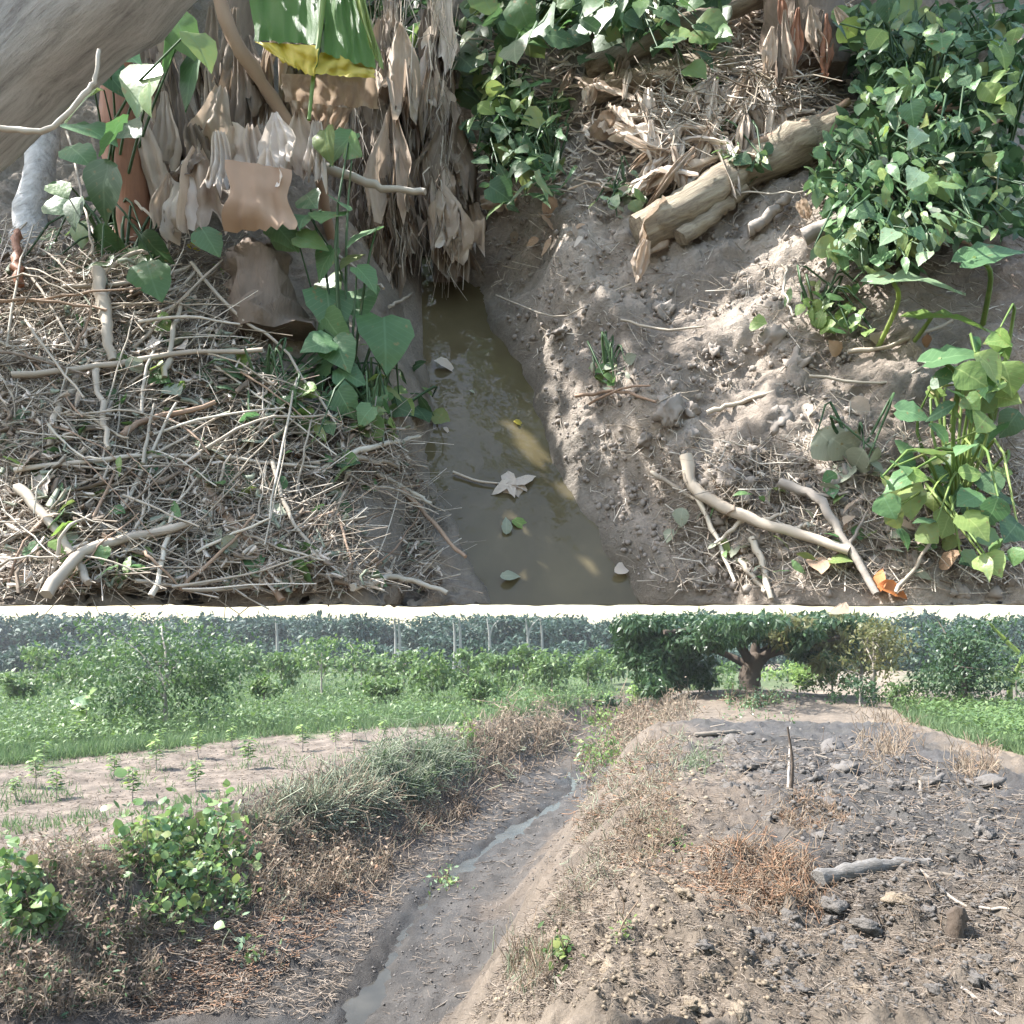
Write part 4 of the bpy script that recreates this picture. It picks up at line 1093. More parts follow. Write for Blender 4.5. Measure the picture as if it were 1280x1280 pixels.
# stump at the top right
b0 = up_hit(1004, 100)
t = thing('banana_stump', 'dark shaggy banana stump with strips of dead leaf at the upper right', 'stump', b0)
mb = MB(); add_tube(mb, px_path([(1004, 110), (1004, 60), (1000, 0), (996, -50)], float(b0[1]) - .02, 12), np.linspace(.13, .10, 12), 14, .2, 3); part('trunk', mb, M['stem_dark'], t)
for k in range(12):
    x = 960 + k * 7 + random.gauss(0, 5); y = random.uniform(-10, 40)
    one_sheet('dead_strip', t, (x, y), (x + random.gauss(0, 16), y + random.uniform(50, 90)), float(b0[1]) - .17 + random.gauss(0, .03), 4, 20, ['dryleaf', 'stem_dark', 'stem_red', 'dryleaf'][k % 4], seed=1200 + k, pleat=.008)

# --- right hand foliage
def shrub(label, base, poly, nleaf, kinds, mats, size, off, fill=300, name='leafy_shrub', **k):
    pts = rand_in(poly, nleaf)
    t = leafy(name, label, 'shrub', base, [(a, b, random.choice([random.uniform(size * .5, size), random.uniform(size * .8, size * 1.6)])) for a, b in pts], kinds, mats, size, off, stems=True, **k)
    if fill:
        q = rand_in(poly, fill); h = up_hit(q[:, 0], q[:, 1]); d = h[:, 1] - RNG.random(fill) * abs(off[0]) * .6
        pos = np.stack([(q[:, 0] - 640) / F * d, d, HC + (HOR - q[:, 1]) / F * d], -1)
        R = frame(RNG.normal(0, .7, (fill, 3)) + [0, -.2, -.5], RNG.normal(0, .4, (fill, 3)) + [.3, -.5, .6])
        s = (.6 + RNG.random(fill) * .7) * size * .9 * d / F
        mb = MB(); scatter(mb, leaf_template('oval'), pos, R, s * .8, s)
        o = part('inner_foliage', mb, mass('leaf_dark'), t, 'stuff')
    return t
shrub('tall leafy shrub filling the upper right corner beside the shaggy stump', (1150, 180), [(1045, 10), (1275, 5), (1278, 150), (1180, 170), (1080, 140)], 270, ['oval', 'lance', 'lance', 'heart'], ['leaf_dark', 'leaf_mid', 'leaf_dark', 'leaf_vine', 'leaf_mid', 'leaf_lime', 'leaf_vine'], 21, (-.5, -.05), 800)
shrub('leafy shrub with slender leaves halfway up the right edge', (1130, 290), [(1020, 190), (1060, 140), (1200, 150), (1278, 160), (1278, 290), (1180, 300), (1060, 280), (1010, 230)], 290, ['lance', 'oval', 'lance', 'lance'], ['leaf_dark', 'leaf_mid', 'leaf_vine', 'leaf_vine', 'leaf_mid', 'leaf_lime', 'leaf_grey'], 22, (-.42, -.04), 800)
shrub('sunlit clump of slender green leaves just above the big pale taro leaf', (1090, 330), [(1035, 265), (1110, 250), (1170, 300), (1130, 350), (1060, 340), (1030, 310)], 120, ['lance', 'lance', 'oval'], ['leaf_mid', 'leaf_vine', 'leaf_taro'], 24, (-.30, -.06), 80)
leafy('bank_weed', 'small bright weed at the foot of the shrub left of the taro stalks', 'weed', (1030, 405), [(random.gauss(1035, 22), random.gauss(390, 16), random.uniform(16, 28)) for _ in range(34)], ['lance', 'oval'], ['leaf_lime', 'leaf_mid'], 22, (-.08, -.02), down=.2)
leafy('bank_weed', 'pale little weed on the bank between the dry leaf heap and the bare soil', 'weed', (785, 262), [(random.gauss(785, 18), random.gauss(246, 12), random.uniform(14, 24)) for _ in range(30)], ['lance', 'oval'], ['leaf_grey', 'leaf_mid', 'leaf_taro'], 20, (-.08, -.02), down=.2)
leafy('bank_weed', 'grey green weed on the bare bank right of the water', 'weed', (760, 470), [(random.gauss(762, 12), random.gauss(462, 12), random.uniform(10, 18)) for _ in range(22)], ['lance', 'oval'], ['leaf_grey', 'leaf_mid'], 16, (-.04, -.01), down=.2)
leafy('bank_weed', 'green weed growing along the thick pale trunk', 'weed', (905, 200), [(random.gauss(905, 30), random.gauss(200, 12), random.uniform(14, 26)) for _ in range(34)], ['lance', 'oval'], ['leaf_mid', 'leaf_dark'], 20, (-.16, -.06), down=.2)
leafy('bank_weed', 'lit weed tuft beside the cut end of the pale trunk', 'weed', (880, 106), [(random.gauss(876, 14), random.gauss(106, 9), random.uniform(12, 22)) for _ in range(22)], ['lance', 'oval'], ['leaf_lime', 'leaf_mid'], 18, (-.12, -.04), down=.2)
leafy('bank_weed', 'bright weed growing in the dark plants behind the narrow leaf curtain', 'weed', (640, 130), [(random.gauss(625, 18), random.gauss(122, 16), random.uniform(14, 24)) for _ in range(26)], ['lance', 'oval'], ['leaf_lime', 'leaf_mid'], 18, (-.3, -.2), down=.2)
# big taro leaf and its stalks
def taro(label, base_px, tip, size, nrm, mat, depth_off=-.25, aspect=.8, axis=None, rad=.007):
    b0 = up_hit(*base_px); t = thing('taro_plant', label, 'plant', b0)
    d = float(dep_at(*tip)) + depth_off; c = P(tip[0], tip[1], d); L = size * d / F
    ax = unit(np.array(axis if axis is not None else [.9, -.2, .15])); nr = unit(np.array(nrm))
    leaf(t, 'heart', mat, c - ax * L * .5, ax, nr, L, aspect, 1)
    mb = MB(); add_tube(mb, smooth_path([b0 - NRM * .03, (b0 + c) / 2 + UPV * .03, c - ax * L * .3], 10), np.linspace(rad, rad * .6, 10), 6); part('leaf_stalk', mb, M['leaf_lime'], t)
    return t
taro('taro plant with one big pale sunlit leaf held level', (1095, 440), (1152, 344), 118, (-.35, -.5, .8), 'leaf_taro', -.25, .62, [.95, -.1, .12])
taro('taro plant with a grey green leaf tilted at the right edge', (1235, 400), (1242, 312), 78, (.1, -.7, .7), 'leaf_vine', -.3, .75, [.85, -.2, .3])
taro('taro plant with a dull blue green leaf above the right hand herb', (1195, 540), (1200, 440), 78, (.1, -.6, .8), 'leaf_vine', -.25, .9, [.8, -.3, .2])
taro('taro plant with a bright green fringed leaf under the big pale one', (1130, 440), (1195, 392), 110, (.1, -.5, .85), 'leaf_lime', -.18, .35, [.95, -.1, .06])
# herb on the right
herb = [(1245, 440), (1230, 462), (1218, 480), (1252, 470), (1236, 510), (1180, 470), (1165, 500), (1190, 510), (1210, 500), (1240, 540), (1160, 560), (1180, 590), (1150, 590), (1215, 585), (1236, 600), (1250, 590), (1195, 610), (1225, 640), (1240, 636), (1120, 605), (1140, 640), (1110, 630), (1185, 650), (1170, 620), (1206, 560), (1225, 555), (1255, 500), (1258, 530), (1200, 475), (1175, 540), (1262, 620), (1165, 600), (1130, 580), (1210, 625), (1190, 560), (1232, 492), (1225, 440), (1250, 420), (1160, 650), (1140, 610), (1240, 700), (1250, 720), (1230, 735), (1262, 690), (1264, 660), (1245, 680)]
leafy('broad_leaved_herb', 'leafy green herb with broad oval leaves standing at the right edge', 'herb', (1200, 640), [(a + random.gauss(0, 4), min(b, 700) + random.gauss(0, 4), random.uniform(22, 44)) for a, b in herb + [(a - 22, b + 16) for a, b in herb[::2]]], ['oval', 'oval', 'heart', 'lance'], ['leaf_vine', 'leaf_mid', 'leaf_vine', 'leaf_mid', 'leaf_dark', 'leaf_lime'], 36, (-.28, -.05), down=.35, stem_mat='leaf_lime')
leafy('broad_leaved_herb', 'yellow green sprig of larger leaves at the right edge above the oval leaved herb', 'herb', (1250, 520), [(1240, 455, 50), (1215, 470, 44), (1250, 430, 40), (1225, 490, 36), (1262, 470, 44), (1240, 480, 36)], 'oval', 'leaf_lime', 40, (-.3, -.2), down=.5, stem_mat='leaf_lime')
leafy('hanging_vine', 'yellow green vine hanging down the right edge at the top', 'vine', (1262, 200), [(1255, 70, 30), (1248, 90, 36), (1240, 115, 40), (1236, 140, 34), (1258, 110, 36), (1262, 60, 30), (1246, 60, 24), (1264, 135, 30)], 'lance', 'leaf_lime', 34, (-.5, -.4), down=.9, width=1.6)
# small sunlit leaves in the shrub, the light put into a paler leaf colour
for k, (px, py, s) in enumerate([(1140, 90, 30), (1158, 50, 22), (1135, 260, 28), (1150, 215, 34), (1165, 270, 28), (1120, 290, 30), (1050, 300, 26), (1150, 165, 30), (1172, 160, 24), (1110, 90, 24)]):
    t = thing('shrub_leaf', ['pale leaf catching light high in the shrub', 'small white leaf at the top of the shrub', 'pale slender leaf above the taro', 'brightest leaf in the middle of the shrub', 'pale leaf to the right of the brightest one', 'pale leaf at the lower edge of the shrub', 'pale leaf at the left tip of the sunlit clump', 'curled pale leaf in the middle of the shrub', 'folded pale leaf beside the curled one', 'dim pale leaf near the shaggy stump'][k], 'leaf', P(px, py, dep_at(px, py) - .5))
    leaf(t, random.choice(['oval', 'heart']), 'leaf_taro', P(px, py, dep_at(px, py) - .5), np.array([random.gauss(0, .6), -.3, -.4]), np.array([.5, -.4, .8]), s * (dep_at(px, py) - .5) / F, .9)

# --- sticks, wilted leaves on the lower right
def forked(label, main, r, subs, mat='bark'):
    pp = smooth_path([up_hit(a, b, .045) for a, b in main], 16, .0012, 4)
    t = thing('fallen_branch', label, 'branch', pp[0])
    mb = MB(); add_tube(mb, pp, np.linspace(r, r * .6, 16), 8, .12, 3); part('limb', mb, M[mat], t)
    for s_, rr in subs:
        q = smooth_path([up_hit(a, b, .045) for a, b in s_], 9, .002, 6); mb = MB(); add_tube(mb, q, np.linspace(rr, rr * .5, 9), 6, .2); part('side_branch', mb, M[mat], t)
forked('forked grey branch lying across the lower right of the bank', [(858, 570), (866, 608), (900, 632), (950, 652), (1000, 668), (1062, 688)], .017, [([(930, 648), (895, 680)], .007), ([(950, 652), (985, 640)], .006), ([(990, 664), (1010, 655)], .008), ([(866, 610), (890, 660), (920, 728)], .008)], 'stalk')
forked('brown branch crossing the forked grey one towards the orange leaf', [(975, 604), (1018, 620), (1040, 650), (1066, 692), (1096, 742)], .012, [([(1018, 620), (1062, 616)], .006), ([(1060, 684), (1085, 640)], .005)], 'bark')
for pts, r, mt, lb in [([(815, 590), (850, 612), (868, 625)], .007, 'stalk', 'thin pale stick left of the forked grey branch'), ([(940, 672), (952, 705), (964, 748)], .009, 'stalk', 'white stick pointing straight down at the lower edge'), ([(925, 700), (945, 724), (958, 742)], .007, 'stalk', 'short stick left of the white one at the lower edge'),
                       ([(1118, 742), (1150, 700), (1172, 655)], .005, 'stalk', 'thin straight stem rising right of the orange leaf'), ([(885, 516), (920, 504), (970, 488)], .007, 'stalk', 'grey stick lying level on the shaded bank'), ([(720, 495), (770, 490), (820, 502)], .005, 'stalk_brown', 'brown root sticking from the bank right of the water'),
                       ([(735, 505), (780, 485), (812, 482)], .004, 'stalk_brown', 'thinner brown root above the other one'), ([(1180, 580), (1225, 590), (1248, 628)], .008, 'bananalog', 'cream bent stalk under the right hand herb'), ([(1010, 470), (1110, 478), (1180, 440)], .004, 'stalk', 'long thin twig at the foot of the taro'), ([(775, 400), (830, 412), (880, 408)], .004, 'stalk', 'thin twig lying across the sunlit bank'),
                       ([(620, 370), (700, 395), (790, 352)], .003, 'stalk', 'hair thin twig on the bank near the bend of the water'), ([(1060, 440), (1120, 430), (1190, 400)], .006, 'stalk', 'pale twig among the litter by the taro stalks')]:
    branch('fallen_stick', lb, 'stick', pts, r, r * .7, mt, None, .03, 10, None, .002, 6)
leafy('wilted_leaf_spray', 'spray of limp grey green leaves lying on the bare bank', 'leaves', (1075, 570), [(1040, 556, 50), (1058, 560, 46), (1070, 578, 40), (1052, 588, 36), (1088, 574, 34), (1030, 552, 36), (1096, 580, 26), (1066, 545, 30)], 'oval', 'leaf_grey', 40, (-.06, -.02), face=.2, down=.25)
leafy('wilted_leaf_spray', 'limp grey leaves scattered around the forked branch', 'leaves', (960, 690), [(random.gauss(960, 60), random.gauss(670, 36), random.uniform(16, 30)) for _ in range(30)], ['oval', 'lance'], ['leaf_grey', 'leaf_mid', 'leaf_grey'], 24, (-.05, -.01), face=.2, down=.2, stems=False)
leafy('wilted_leaf_spray', 'wilted weeds strewn below the right hand herb', 'leaves', (1130, 690), [(random.gauss(1130, 60), random.gauss(655, 45), random.uniform(16, 32)) for _ in range(44)], ['oval', 'lance'], ['leaf_grey', 'leaf_mid', 'dryleaf', 'leaf_vine'], 24, (-.06, -.01), face=.2, down=.2, stems=False)
leafy('straw_pile_leaf', 'green leaves strewn through the straw pile', 'leaves', (250, 620), [(45, 607, 32), (100, 540, 36), (120, 545, 30), (290, 600, 44), (300, 620, 40), (340, 640, 38), (200, 470, 30), (225, 425, 28), (215, 640, 30), (285, 680, 26), (318, 712, 24), (380, 715, 40), (345, 610, 30), (310, 520, 30), (180, 690, 24), (200, 560, 26), (160, 650, 36), (150, 455, 24), (250, 500, 24), (330, 690, 20)], ['oval', 'heart'], ['leaf_grey', 'leaf_vine', 'leaf_mid', 'leaf_lime'], 30, (-.09, -.04), face=.2, down=.15, stems=False)
leafy('pale_leaf_scrap', 'white curled scraps of dry leaf on the straw pile', 'leaves', (310, 540), [(310, 525, 30), (325, 540, 26), (350, 565, 30), (372, 575, 28), (30, 575, 40), (45, 620, 50), (60, 650, 60), (36, 655, 44), (70, 690, 40), (25, 700, 44), (90, 510, 40), (225, 430, 24), (190, 430, 22), (385, 590, 26), (430, 600, 30)], ['oval', 'heart'], ['dryleaf_pale'], 30, (-.09, -.05), face=.2, down=.15, stems=False)
p = up_hit(1115, 742, .03); t = thing('fallen_leaf', 'bright orange dead leaf at the lower edge below the right hand herb', 'leaf', p)
leaf(t, 'oval', 'leaf_orange', up_hit(1096, 733, .045), np.array([.9, .0, -.12]), NRM + np.array([0, -.3, .2]), .085, .5, 2); leaf(t, 'oval', 'leaf_orange', up_hit(1094, 742, .03), np.array([.25, 0, .9]), NRM + np.array([-.5, -.2, 0]), .06, .5, 1)
branch('cane', 'reddish cane standing at the far left edge above the straw pile', 'cane', [(22, 352), (20, 320), (22, 292)], .012, .010, 'stem_red', None, .08)
for k in range(60):
    px, py = random.choice([(random.uniform(880, 1260), random.uniform(590, 722)), (random.uniform(600, 800), random.uniform(235, 300)), (random.uniform(1000, 1200), random.uniform(410, 520))])
    p = up_hit(px, py, .012); t = thing('dead_leaf', ['small brown dead leaf lying on the lower right bank', 'small dry leaf at the upper end of the bare bank', 'small dead leaf in the litter around the taro stalks'][0 if py > 560 else (1 if px < 850 else 2)], 'dry leaf', p, ['dead leaves on the lower right bank', 'dead leaves at the upper end of the bank', 'dead leaves around the taro'][0 if py > 560 else (1 if px < 850 else 2)])
    leaf(t, random.choice(['oval', 'lance']), random.choice(['dryleaf', 'dryleaf_pale', 'sheet']), p, rvec(1) - NRM * 0, NRM + rvec(.35), random.uniform(.03, .07), .8)

# --- unseen tree on the left, its crown shaped to cast the dappled shade
lit = [((690, 300), 80, 34, 10), ((600, 372), 24, 46, -25), ((700, 255), 18, 20, 0), ((890, 400), 36, 95, 22), ((960, 300), 55, 26, 40), ((740, 405), 110, 14, 22), ((665, 440), 30, 12, 40), ((900, 175), 110, 55, 0), ((820, 85), 120, 28, 15), ((930, 60), 60, 40, 0),
       ((970, 518), 42, 20, 0), ((890, 575), 70, 16, 40), ((1100, 455), 110, 14, 15), ((1160, 430), 60, 26, 10), ((860, 590), 46, 18, 0), ((60, 600), 90, 170, 0), ((180, 690), 150, 70, 0), ((330, 640), 90, 90, 0), ((440, 640), 80, 60, 0), ((330, 545), 60, 20, 20), ((120, 440), 120, 40, 0), ((1150, 344), 80, 26, 5), ((1150, 215), 50, 40, 0), ((1140, 270), 60, 30, 0), ((1150, 90), 40, 50, 0), ((1090, 300), 50, 30, 0),
       ((960, 715), 50, 30, 0), ((780, 655), 22, 12, 0), ((545, 285), 20, 18, 0), ((605, 262), 14, 22, 0), ((70, 80), 100, 60, 40), ((250, 250), 60, 30, 0), ((300, 180), 70, 26, 0), ((420, 180), 40, 30, 0), ((490, 150), 30, 60, 0), ((560, 120), 24, 80, 0), ((1240, 470), 50, 40, 0), ((400, 20), 80, 60, 0), ((1190, 640), 50, 40, 0), ((1060, 560), 40, 24, 0)]
nq = 7600
up_ = RNG.uniform(-2.6, 2.6, nq); vp_ = RNG.uniform(.95, 4.7, nq)
tg = up_w(up_, vp_, up_h(up_, vp_, False))
tx_, ty_ = to_px(tg)
keep = np.ones(nq, bool)
jx = tx_ + 16 * gnoise(tg[:, 0] * 7, vp_ * 7, 91) * 2; jy = ty_ + 12 * gnoise(tg[:, 0] * 7 + 9, vp_ * 7, 92) * 2
for (cx_, cy_), rx_, ry_, an in lit:
    a_ = math.radians(an); ddx = jx - cx_; ddy = jy - cy_
    ex = (ddx * math.cos(a_) - ddy * math.sin(a_)) / rx_; ey = (ddx * math.sin(a_) + ddy * math.cos(a_)) / ry_
    keep &= (ex * ex + ey * ey) > 1.55
keep &= ~((tx_ < 520) & (ty_ > 420) & (RNG.random(nq) < .72))
tg = tg[keep]; n = len(tg)
ex_ = tg[(to_px(tg)[0] > 985) & (to_px(tg)[1] < 430)]; ex_ = ex_ + NRM * .28 + RNG.normal(0, .06, ex_.shape); ex_ = ex_[gnoise(ex_[:, 0] * 4, ex_[:, 2] * 4, 57) > -.1]
tg = np.concatenate([tg, ex_]); n = len(tg)
spots = [(P(1150, 344, dep_at(1150, 344) - .25), .19), (P(1150, 215, dep_at(1150, 215) - .45), .12), (P(1150, 100, dep_at(1150, 100) - .45), .12), (P(1100, 300, dep_at(1100, 300) - .2), .12), (P(880, 170, dep_at(880, 170) - .08), .3), (P(60, 60, 1.5), .2), (P(440, 180, 2.2), .1), (P(450, 290, 2.15), .06), (P(320, 210, 2.2), .1), (P(1225, 480, dep_at(1225, 480) - .2), .12)]
for c_, r_ in spots:      # sun flecks that reach leaves standing clear of the ground
    dv = tg - c_; al = dv @ SUN; tg = tg[np.linalg.norm(dv - al[:, None] * SUN, axis=1) > r_]
n = len(tg)
tt = RNG.uniform(2.05, 2.7, n)
pos = tg + SUN * tt[:, None]
R = frame(RNG.normal(0, 1, (n, 3)), SUN + RNG.normal(0, .45, (n, 3)))
base = up_w(np.array(-2.7), np.array(3.1), np.array(.2))
ct = thing('shade_tree', 'unseen broad leaved tree beside the bank, crown shaped to cast dappled shade', 'tree', base)
mb = MB(); sz = RNG.uniform(.05, .085, n); scatter(mb, leaf_template('oval'), pos, R, sz, sz * 1.3); part('crown', mb, mass('leaf_mid'), ct, 'stuff')
crown_c = pos.mean(0)
mb = MB(); add_tube(mb, smooth_path([base - NRM * .2, base + np.array([-.9, 0, 1.0]), crown_c + np.array([-1.3, .4, -.6])], 14), np.linspace(.10, .06, 14), 10, .1); part('trunk', mb, M['bark'], ct)
for k in range(9):
    e = pos[RNG.integers(n)]
    mb = MB(); add_tube(mb, smooth_path([crown_c + np.array([-1.3, .4, -.6]), (crown_c + e) / 2 + rvec(.15) + np.array([-.3, .2, -.1]), e], 10), np.linspace(.03, .006, 10), 6); part('limb', mb, M['bark'], ct)
# ------------------------------------------------------------------ things in the lower field
M['leaf_field'] = mat_leaf('field_bush_leaf', [(.045, .09, .03), (.085, .14, .045), (.13, .185, .06)], .5, .3)
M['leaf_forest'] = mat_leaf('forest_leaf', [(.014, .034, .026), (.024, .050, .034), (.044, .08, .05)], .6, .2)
M['leaf_mango'] = mat_leaf('mango_leaf', [(.02, .045, .02), (.035, .07, .028), (.06, .10, .04)], .4, .25)
M['leaf_flush'] = mat_leaf('young_mango_leaf', [(.09, .11, .04), (.14, .13, .055), (.10, .14, .05)], .45, .3)
M['grass'] = mat_leaf('field_grass', [(.065, .115, .05), (.10, .155, .068), (.14, .185, .085)], .6, .3)
M['grass_pale'] = mat_leaf('pale_grass', [(.17, .20, .13), (.24, .27, .19), (.30, .31, .22)], .6, .25)
M['brush'] = mat_leaf('dry_brush', [(.12, .085, .058), (.19, .135, .095), (.235, .175, .125), (.155, .11, .075)], .8, .15)
M['brush_tan'] = mat_leaf('dry_tan_grass', [(.18, .14, .10), (.26, .21, .155), (.15, .115, .08)], .8, .15)
M['rust'] = mat_plain('rusty_litter', [(.17, .095, .058), (.24, .145, .09), (.15, .09, .06), (.26, .20, .14)], .9, 30, .3, .3)
M['lowlitter'] = mat_plain('field_litter', [(.10, .08, .065), (.18, .145, .115), (.25, .21, .17), (.14, .11, .085), (.21, .17, .13)], .9, 30, .3, .3)
M['heap_litter'] = mat_plain('dark_litter', [(.07, .06, .052), (.12, .10, .085), (.17, .145, .12), (.09, .075, .062)], .9, 30, .3, .3)
M['leaf_tree'] = mat_leaf('tree_leaf', [(.03, .065, .026), (.055, .10, .036), (.10, .155, .05)], .5, .3)
M['clod'] = mat_plain('grey_clod', [(.06, .055, .051), (.105, .097, .09), (.082, .076, .07)], .95, 6, .6, .6, .03)
M['clod_tan'] = mat_plain('tan_clod', [(.12, .095, .07), (.19, .155, .115), (.15, .12, .09)], .95, 6, .6, .6, .03)
M['root'] = mat_plain('dirty_root', [(.08, .068, .056), (.16, .138, .113), (.12, .10, .083)], .9, 20, .7, .6)
M['pale_bark'] = mat_plain('pale_trunk', [(.17, .17, .155), (.25, .245, .23)], .8, 8, .7, .3)
M['dark_bark'] = mat_plain('dark_trunk', [(.045, .035, .028), (.09, .07, .055)], .9, 8, .7, .8, .03)

def low_fast(px, py, it=8):
    px = np.asarray(px, float); py = np.asarray(py, float)
    z = np.full(px.shape, .1)
    for _ in range(it):
        x, y = low_plane(px, py, z); y = np.clip(y, 2, 200); z = .5 * z + .5 * low_h(x, y, False)
    x, y = low_plane(px, py, z)
    return np.stack([x, y, low_h(x, y)], -1)

def low_frames(n, tilt=.3, up=False, lean=.35, rng=RNG):
    if up:
        d = np.array([0, 0, 1.]) + rng.normal(0, lean, (n, 3)); return frame(d, rng.normal(0, 1, (n, 3)))
    a = rng.random(n) * 2 * np.pi
    d = np.stack([np.cos(a), np.sin(a), rng.normal(0, tilt, n)], -1)
    return frame(d, np.array([0, 0, 1.]) + rng.normal(0, .25, (n, 3)))

BLADE = (np.array([(-.5, 0, 0), (.5, 0, 0), (-.34, .5, .05), (.34, .5, .05), (0, 1, .28)]), np.array([(0, 1, 3), (0, 3, 2), (2, 3, 4)]))

def grass_patch(mb, pos, h, wd, lean=.35, rng=RNG):
    n = len(pos)
    scatter(mb, BLADE, pos, low_frames(n, up=True, lean=lean), wd * np.ones(n), h)

# field grass on both sides: nobody could count the blades
def field_pts(n, poly, pw=1.0):
    q = rand_in(poly, n); return low_fast(q[:, 0], q[:, 1])
fg = [(-40, 838), (760, 838), (770, 872), (690, 893), (540, 908), (350, 920), (200, 938), (-40, 962)]
pos = field_pts(60000, fg); hgt = (.18 + .3 * RNG.random(len(pos))) * (.8 + .5 * gnoise(pos[:, 0] * .4, pos[:, 1] * .4, 400))
mb = MB(); grass_patch(mb, pos, hgt, .012 + .0006 * pos[:, 1]); link('field_grass', mb.mesh('field_grass'), M['grass'], kind='stuff')
rg = [(1110, 880), (1300, 880), (1300, 950), (1220, 930), (1140, 905)]
pos = field_pts(14000, rg); mb = MB(); grass_patch(mb, pos, .15 + .3 * RNG.random(len(pos)), .012 + .0006 * pos[:, 1]); link('field_grass', mb.mesh('field_grass'), M['grass'], kind='stuff')
pos = field_pts(4200, [(0, 955), (200, 935), (540, 908), (500, 940), (300, 1000), (0, 1050)]); 
k_ = gnoise(pos[:, 0] * .5, pos[:, 1] * .5, 404) + .4 * gnoise(pos[:, 0] * 2, pos[:, 1] * 2, 405) > .12; pos = pos[k_]
mb = MB(); grass_patch(mb, pos, .05 + .16 * RNG.random(len(pos)), .016); link('sparse_grass', mb.mesh('sparse_grass'), M['grass'], kind='stuff')

# taller weeds through the grass
pos = field_pts(2600, [(-40, 845), (780, 845), (760, 872), (690, 890), (540, 905), (350, 915), (200, 930), (-40, 950)]); n = len(pos)
pos = np.repeat(pos, 7, 0) + np.stack([RNG.normal(0, .16, n * 7), RNG.normal(0, .16, n * 7), RNG.random(n * 7) * .55], -1)
n = len(pos); s = (.06 + .08 * RNG.random(n)) * (pos[:, 1] / 22) ** .5; mb = MB(); scatter(mb, QUADLEAF, pos, low_frames(n, .5), s, s * 1.6); link('field_weeds', mb.mesh('field_weeds'), M['leaf_field'], kind='stuff')
pos = field_pts(700, [(1105, 884), (1300, 884), (1300, 945), (1220, 925)]); n = len(pos)
pos = np.repeat(pos, 7, 0) + np.stack([RNG.normal(0, .2, n * 7), RNG.normal(0, .2, n * 7), RNG.random(n * 7) * .6], -1)
n = len(pos); s = .06 + .09 * RNG.random(n); mb = MB(); scatter(mb, QUADLEAF, pos, low_frames(n, .5), s, s * 1.6); link('field_weeds', mb.mesh('field_weeds'), M['leaf_field'], kind='stuff')

# --- trees
def tree(name, label, base, h, cw, crown_lo, nleaf, lsize, lmat, bmat, trunk_r, seed, cat='tree', group=None, lobes=9, flat=.75, limbs=6, parts=True, lean=0.0, leafy_=1.0):
    r = np.random.default_rng(seed)
    base = np.asarray(base, float)
    t = thing(name, label, cat, base, group)
    top = base + np.array([lean, 0, h])
    ch = h - crown_lo; cc = base + np.array([lean * .7, 0, crown_lo + ch * .5])
    mb = MB(); tp = smooth_path([base - UPV * .2, base + UPV * h * .3 + np.array([lean * .2, 0, 0]), cc + UPV * ch * .2], 10)
    tp[1:-1] += r.normal(0, trunk_r * .25, (8, 3))
    add_tube(mb, tp, np.linspace(trunk_r * 1.25, trunk_r * .35, 10), 8, .12, seed)
    part('trunk', mb, M[bmat], t)
    lc = cc + r.normal(0, 1, (lobes, 3)) * np.array([cw * .26, cw * .24, ch * .24])
    lr = (.20 + .16 * r.random(lobes)) * min(cw, ch * 1.6)
    if limbs:
        for k in range(limbs):
            e = lc[k % lobes]; s = tp[r.integers(4, 9)]
            mb = MB(); add_tube(mb, smooth_path([s, (s + e) / 2 + UPV * .1 * ch + r.normal(0, .06 * cw, 3), e], 7), np.linspace(trunk_r * .5, trunk_r * .1, 7), 6); part('limb', mb, M[bmat], t)
    n = nleaf; k = r.integers(0, lobes, n)
    q = unit(r.normal(0, 1, (n, 3))) * (r.random(n)[:, None] ** .45)
    p = lc[k] + q * lr[k][:, None] * np.array([1, 1, flat])
    nz = fbm(p[:, 0] * 2.2 / max(cw * .3, .4), (p[:, 2] * 1.3 + p[:, 1] * .7) * 2.2 / max(cw * .3, .4), seed, 3)
    keep = (nz > -.22 * leafy_) & (p[:, 2] < base[2] + h) & (p[:, 2] > base[2] + crown_lo * .7)
    p = p[keep]; n = len(p)
    R = frame(r.normal(0, .7, (n, 3)) + np.array([0, 0, -.35]), r.normal(0, .5, (n, 3)) + np.array([.2, -.1, .9]))
    s = lsize * (.6 + .8 * r.random(n))
    mb = MB(); scatter(mb, QUADLEAF, p, R, s, s * 1.4); part('crown', mb, mass(lmat), t, 'stuff')
    return t

def at_px(px, py):
    return low_hit(px, py)
def hpx(base, top_py): return HC + (HOR - top_py) / F * base[1] - base[2]
# the near field tree on the left
b0 = at_px(207, 908)
tree('field_tree', 'bushy young tree with pale green tips standing alone at the edge of the grass', b0, hpx(b0, 771), 5.0, .35, 13000, .12, 'leaf_tree', 'bark', .07, 41, lobes=30, flat=.8, limbs=9, leafy_=.25)
t2 = thing('broad_leaf_sapling', 'sapling with one pale broad leaf at the left foot of the bushy young tree', 'sapling', at_px(108, 914))
for k in range(7):
    b_ = np.array(t2.location); p = b_ + np.array([random.gauss(0, .15), -.1, .3 + .14 * k]); leaf(t2, 'oval', 'leaf_taro' if k == 4 else 'leaf_lime', p, np.array([random.gauss(0, 1), -.3, .2]), UPV + TOCAM * .7 + rvec(.3), .45 if k != 4 else .6, .6)
mb = MB(); add_tube(mb, [b_ - UPV * .1, b_ + UPV * .6, b_ + UPV * 1.15], [.02, .015, .01], 5); part('stem', mb, M['bark'], t2)
